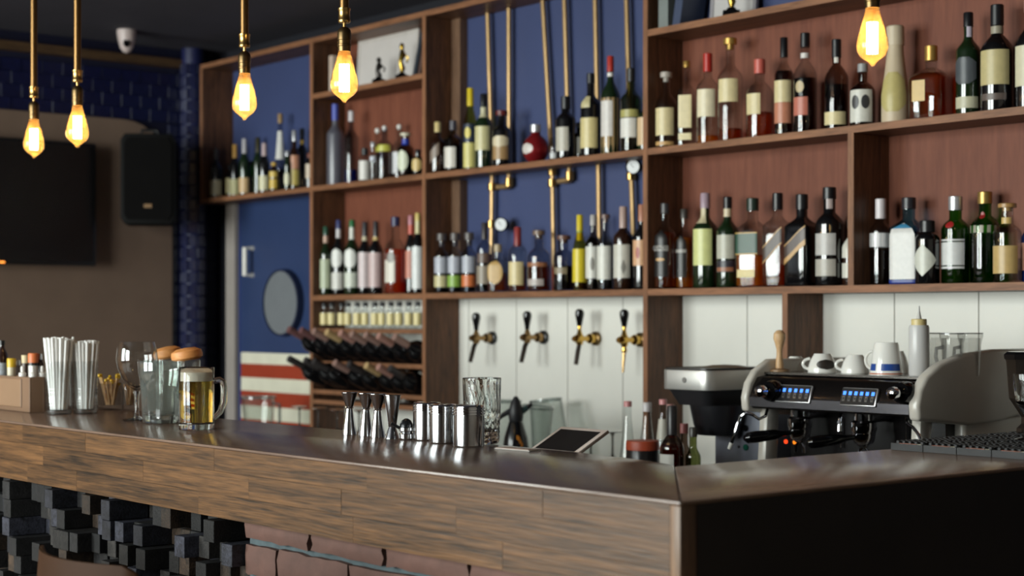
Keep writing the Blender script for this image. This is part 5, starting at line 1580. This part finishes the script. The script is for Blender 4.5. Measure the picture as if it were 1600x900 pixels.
jigger(572, 681, 'steel jigger partly behind its neighbour in the group of jiggers', False)
jigger(590, 683, 'steel jigger in front of the overlapping pair', False)
jigger(613, 685.5, 'steel jigger turned with its long cup up, beside the canisters', True)
# dark strainer knob between jigger and canisters
x, y, d = at(635, 687)
st = thing('spring_strainer', 'small steel cocktail strainer with dark domed top', 'strainer', (x, y, ZT0))
obj('ring_base', MB().lathe([(0, 0), (.014, 0), (.0165, .003), (.0165, .012), (.013, .016), (.0165, .02), (.0165, .026), (0, .027)], 28), STEEL, st)
obj('dome', MB().lathe([(0, .027), (.015, .027), (.0145, .034), (.010, .042), (.004, .046), (0, .0465)], 24), plain((40, 40, 42), .25, .6), st)
dirv = Vector((math.cos(CRI + PI), math.sin(CRI + PI), 0))
obj('handle', MB().tube([dirv * .012 + Vector((0, 0, .024)), dirv * .034 + Vector((0, 0, .036))], .0035, 8), BLACK, st)
# canisters
def canister(px, py, r, hh, lab):
    x, y, d = at(px, py)
    c_ = thing('steel_canister', lab, 'canister', (x, y, ZT0), 0, 'steel canisters on the counter')
    obj('can_body', MB().lathe([(0, 0), (r - .001, 0), (r, .002), (r, hh * .74), (r - .004, hh * .735), (r - .004, hh * .755), (0, hh * .755)], 48), STEEL, c_, angle=25)
    lid = [(0, hh * .758), (r + .0005, hh * .758)]
    for i in range(3):
        za = hh * (.76 + .065 * i)
        lid += [(r + .0010, za), (r + .0010, za + hh * .035), (r - .0016, za + hh * .042), (r - .0016, za + hh * .058)]
    lid += [(r - .0005, hh * .965), (r - .0015, hh * .985), (r - .006, hh * .99), (r * .6, hh), (0, hh * 1.0)]
    obj('lid', MB().lathe(lid, 48), CHROME, c_, angle=25)
canister(667, 687.5, .0305, .084, 'steel canister farthest back in the row of three')
canister(692, 692, .0300, .084, 'middle steel canister of the three')
canister(732.5, 697.5, .0330, .088, 'largest steel canister, nearest the crystal glass')
# crystal mixing glass
x, y, d = at(732.5, 697.5)
x, y = x - SN * .080 + CS * .026, y + CS * .080 + SN * .026
d2 = -SN * x + CS * y
cg = thing('mixing_glass', 'tall cut-crystal glass with diamond pattern behind the steel canisters', 'glass', (x, y, ZT0))
HC = .140
def cut(t, r, z):
    if .012 < z < HC * .44:
        f_ = abs(math.sin(t * 8 + z * 190)) * abs(math.sin(t * 8 - z * 190))
        return r * (1 - .06 * (1 - f_))
    if HC * .46 < z < HC * .95:
        return r * (1 - .03 * abs(math.sin(t * 9 + .8 * math.sin(z * 60))))
    return r
cp = [(0, 0), (.034, 0), (.037, .004)]
for i in range(25):
    z = .010 + i * (HC - .014) / 24
    cp.append((.0385 + .0035 * z / HC, z))
cp += [(.0415, HC), (.0390, HC - .001), (.0350, .03), (.030, .026), (0, .026)]
obj('glass_body', MB().lathe(cp, 96, fn=cut), GS, cg, angle=30)
# folded white card on the counter
x, y, d = at(806, 703)
crd = thing('paper_card', 'thin white card lying at the inner counter edge', 'card', (x, y, ZT0), .1)
obj('lower_sheet', box(-.05, .05, -.012, .022, 0, .0012), plain((206, 200, 192), .6), crd)
obj('upper_sheet', box(-.048, .045, -.010, .020, .0016, .0026), plain((190, 168, 156), .6), crd)

# rubber bar mats on the return counter
mx, my, d = at(1392, 703)
tilew = .0795
tm = MB().box(0, tilew - .002, 0, tilew - .002, 0, .010)
tm.box(0, tilew - .002, 0, .006, .010, .014)
for i in range(5):
    for j in range(5):
        tm.lathe([(.0062, .010), (.0050, .0185), (0, .019)], 7, .009 + i * .0148, .014 + j * .0142)
tme = mesh_of(tm, RUBBER, angle=30)
bmt = thing('bar_mat', 'black studded rubber bar mat on the return counter', 'mat', (mx, my, ZT0))
for i in range(5):
    for j in range(9):
        if mx + (i + 1) * tilew > CXR + .012:
            continue
        obj('mat_tile', tme, None, bmt, (i * tilew, j * tilew, 0))
orange, wht = plain((176, 96, 66), .5), plain((206, 196, 170), .5)
for i in range(5):
    if mx + (i + 1) * tilew > CXR + .012:
        continue
    obj('print_strip', box(i * tilew + .02, i * tilew + .062, .0005, .003, .0141, .0146), orange, bmt)
    obj('print_strip', box(i * tilew + .030, i * tilew + .072, .003, .0055, .0141, .0146), wht, bmt)
# hopper jar on the mat
hx, hy, d = on_z(1606, 676, ZCT + .02)
hj = thing('blender_jar', 'clear tapered plastic jar with black lid on the rubber mat', 'jar', (hx, hy, ZCT + .0196))
obj('jar_body', MB().lathe([(0, .0), (.024, 0), (.024, .01), (.014, .02), (.014, .035), (.030, .06), (.040, .075), (.046, .155), (.049, .162), (.046, .162), (.043, .155), (.037, .078), (0, .06)], 8), thin_glass((168, 158, 150), .04, 1, .12, (120, 108, 100)), hj, angle=20)
obj('lid', MB().lathe([(0, .160), (.050, .160), (.051, .170), (.044, .176), (0, .177)], 8), GLOSSBLACK, hj, angle=20)
obj('coffee_beans', MB().lathe([(0, .064), (.024, .066), (.034, .078), (.0365, .098), (0, .102)], 8), plain((54, 34, 24), .6, var=.5, scale=200, bump=1.0), hj)
hx2, hy2, d = on_z(1612, 684, ZCT + .02)
cgob = thing('cut_goblet', 'cut-glass goblet in front of the jar at the picture edge', 'glass', (hx2 + .03, hy2 - .06, ZCT + .0196))
obj('bowl', MB().lathe([(0, .05), (.01, .052), (.024, .075), (.030, .11), (.030, .135), (.028, .135), (.022, .08), (0, .06)], 24, fn=lambda t, r, z: r * (1 - .05 * abs(math.sin(6 * t + z * 90)))), GS, cgob)
obj('stem', MB().lathe([(0, .003), (.010, .006), (.006, .02), (.007, .045), (0, .0505)], 14), GS, cgob)
obj('foot', MB().lathe([(0, 0), (.027, 0), (.028, .002), (.012, .006), (0, .0065)], 24), GS, cgob)

# ================================================================== BAR STOOLS IN FRONT
LEATHER = plain((60, 38, 23), .6, spec=.12, var=.15, scale=9, bump=.1)
def stool(x0, x1, Y, ztop, lab):
    s = thing('bar_stool', lab, 'stool', ((x0 + x1) / 2, Y, 0), 0, 'bar stools in front of the counter')
    w2 = (x1 - x0) / 2
    # curved backrest: panel with rounded top corners bowed in plan
    vs, fs = [], []
    nx, nz = 20, 6
    zlo = .70
    for face in (0, 1):
        for j in range(nz + 1):
            for i in range(nx + 1):
                u = 2 * i / nx - 1
                top = ztop - (.05 * max(0, (abs(u) - .80) / .20) ** 2.2)
                z = zlo + (top - zlo) * j / nz
                yy = -.02 - .07 * (1 - u * u) + (.034 if face else 0) * (1 - .55 * (j / nz) ** 6)
                vs.append((u * w2, yy + .004 * (j == nz) * (1 if face == 0 else -1), z))
    n_ = nx + 1
    k = n_ * (nz + 1)
    for j in range(nz):
        for i in range(nx):
            q = (j * n_ + i, j * n_ + i + 1, (j + 1) * n_ + i + 1, (j + 1) * n_ + i)
            fs += [q, tuple(a + k for a in q[::-1])]
    for i in range(nx):
        fs.append((i + 1, i, i + k, i + 1 + k))
        t = nz * n_ + i
        fs.append((t, t + 1, t + 1 + k, t + k))
    for j in range(nz):
        a, b = j * n_, (j + 1) * n_
        fs += [(a, b, b + k, a + k), (b + nx, a + nx, a + nx + k, b + nx + k)]
    obj('backrest', MB().add(vs, fs), LEATHER, s, angle=60)
    obj('seat', MB().prism(rrect(-w2, w2, -.06, .30, .06), 'z', .66, .72), LEATHER, s, bevel=.015, seg=3)
    for sx in (-1, 1):
        obj('back_strut', MB().tube([(sx * w2 * .6, -.04, .68), (sx * w2 * .6, -.055, .80)], .012, 8), BLACK, s)
        for yy in (-.04, .27):
            obj('leg', MB().tube([(sx * w2 * .8, yy, .66), (sx * w2 * .98, yy + (.03 if yy > 0 else -.03), 0)], [.016, .012], 10), BLACK, s)
    fr = MB()
    q = [(-w2 * .92, -.06, .25), (w2 * .92, -.06, .25), (w2 * .92, .29, .25), (-w2 * .92, .29, .25), (-w2 * .92, -.06, .25)]
    obj('foot_rail', fr.tube(q, .009, 8), STEEL, s)
xa, xb = on_y(41, 1.25)[0], on_y(199, 1.25)[0]
stool(xa, xb, 1.30, on_y(41, 1.25, 849)[2], 'brown leather bar stool with curved back below the timber blocks')
stool(xa - .78, xb - .78, 1.22, on_y(41, 1.25, 849)[2] - .02, 'brown bar stool at the picture edge beside the other stool')

# ================================================================== PENDANT LAMPS
AMB = thin_glass((255, 244, 216), .02, 1, .10, (255, 208, 130), .6)
FIL = glow((255, 226, 176), 60)
def pendant(px, wpx, bot, lab):
    d = F * .064 / wpx
    k = (px - CX) / F
    x, y = d * (CS * k - SN), d * (SN * k + CS)
    zb = H - (bot - HY) * d / F
    t = thing('pendant_lamp', lab, 'lamp', (x, y, zb), 0, 'bare-bulb pendant lamps over the counter')
    obj('bulb', MB().lathe([(0, 0), (.004, .001), (.006, .006), (.012, .011), (.022, .018), (.0295, .028), (.032, .040), (.0305, .054), (.0255, .074), (.0195, .094), (.0155, .108), (.0135, .118), (.0005, .119)], 32), AMB, t)
    fl = MB()
    n_ = 10
    pts = []
    for i in range(n_ * 2 + 1):
        a = PI * i / n_
        pts.append((.0100 * math.cos(a), .0100 * math.sin(a), .026 if i % 2 else .088))
    for a, b in zip(pts, pts[1:]):
        fl.tube([a, b], .0016, 6)
    obj('filament', fl, FIL, t)
    obj('glass_stem', MB().lathe([(.0025, .03), (.0025, .09), (.007, .112), (.009, .118)], 12), thin_glass((255, 236, 196)), t)
    obj('socket', MB().lathe([(0, .117), (.0145, .117), (.0150, .128), (.0158, .129), (.0158, .133), (.0148, .134), (.0148, .142), (.0158, .143), (.0158, .158), (.0140, .166), (.008, .172), (0, .173)], 24), DKBRASS, t)
    obj('switch_screw', MB().lathe([(0, 0), (.0022, 0), (.0022, .006), (0, .006)], 8).xf(Matrix.Translation((-.0145 * CS, -.0145 * SN, .138)) @ Matrix.Rotation(PI / 2, 4, 'Y') ), BRASS, t)
    obj('nipple', MB().lathe([(0, .170), (.004, .170), (.004, .184), (0, .184)], 10), BRASS, t)
    obj('coupling', MB().lathe([(0, .182), (.0130, .182), (.0142, .185), (.0142, .189), (.0132, .191), (.0132, .209), (.0145, .211), (.0145, .215), (.011, .216), (0, .216)], 20), BRASS, t)
    obj('rod', MB().lathe([(0, .215), (.0105, .215), (.0105, ZC - zb - .01), (0, ZC - zb - .01)], 18), plain((124, 94, 58), .36, 1.0, var=.1, scale=9), t)
    obj('ceiling_rose', MB().lathe([(0, ZC - zb - .025), (.02, ZC - zb - .025), (.05, ZC - zb - .004), (.05, ZC - zb - .0005), (0, ZC - zb - .0005)], 28), BRASS, t)
    L = bpy.data.lights.new('bulb_light', 'POINT')
    L.energy = 5.5
    L.color = (1.0, .68, .34)
    L.shadow_soft_size = .012
    lo = bpy.data.objects.new('bulb_light', L)
    C.objects.link(lo)
    lo.location = (0, 0, .058)
    lo.parent = t
pendant(53, 33, 247, 'glowing filament pendant lamp in front of the television, lowest hanging')
pendant(121, 36, 231, 'glowing filament pendant lamp between television and security camera')
pendant(382, 40, 188, 'glowing filament pendant lamp in front of the shelf over the door')
pendant(538, 44, 161, 'glowing filament pendant lamp in front of the shelf with trophies')
pendant(1363, 50, 104, 'large glowing filament bulb in front of the cream ceramic bottle')
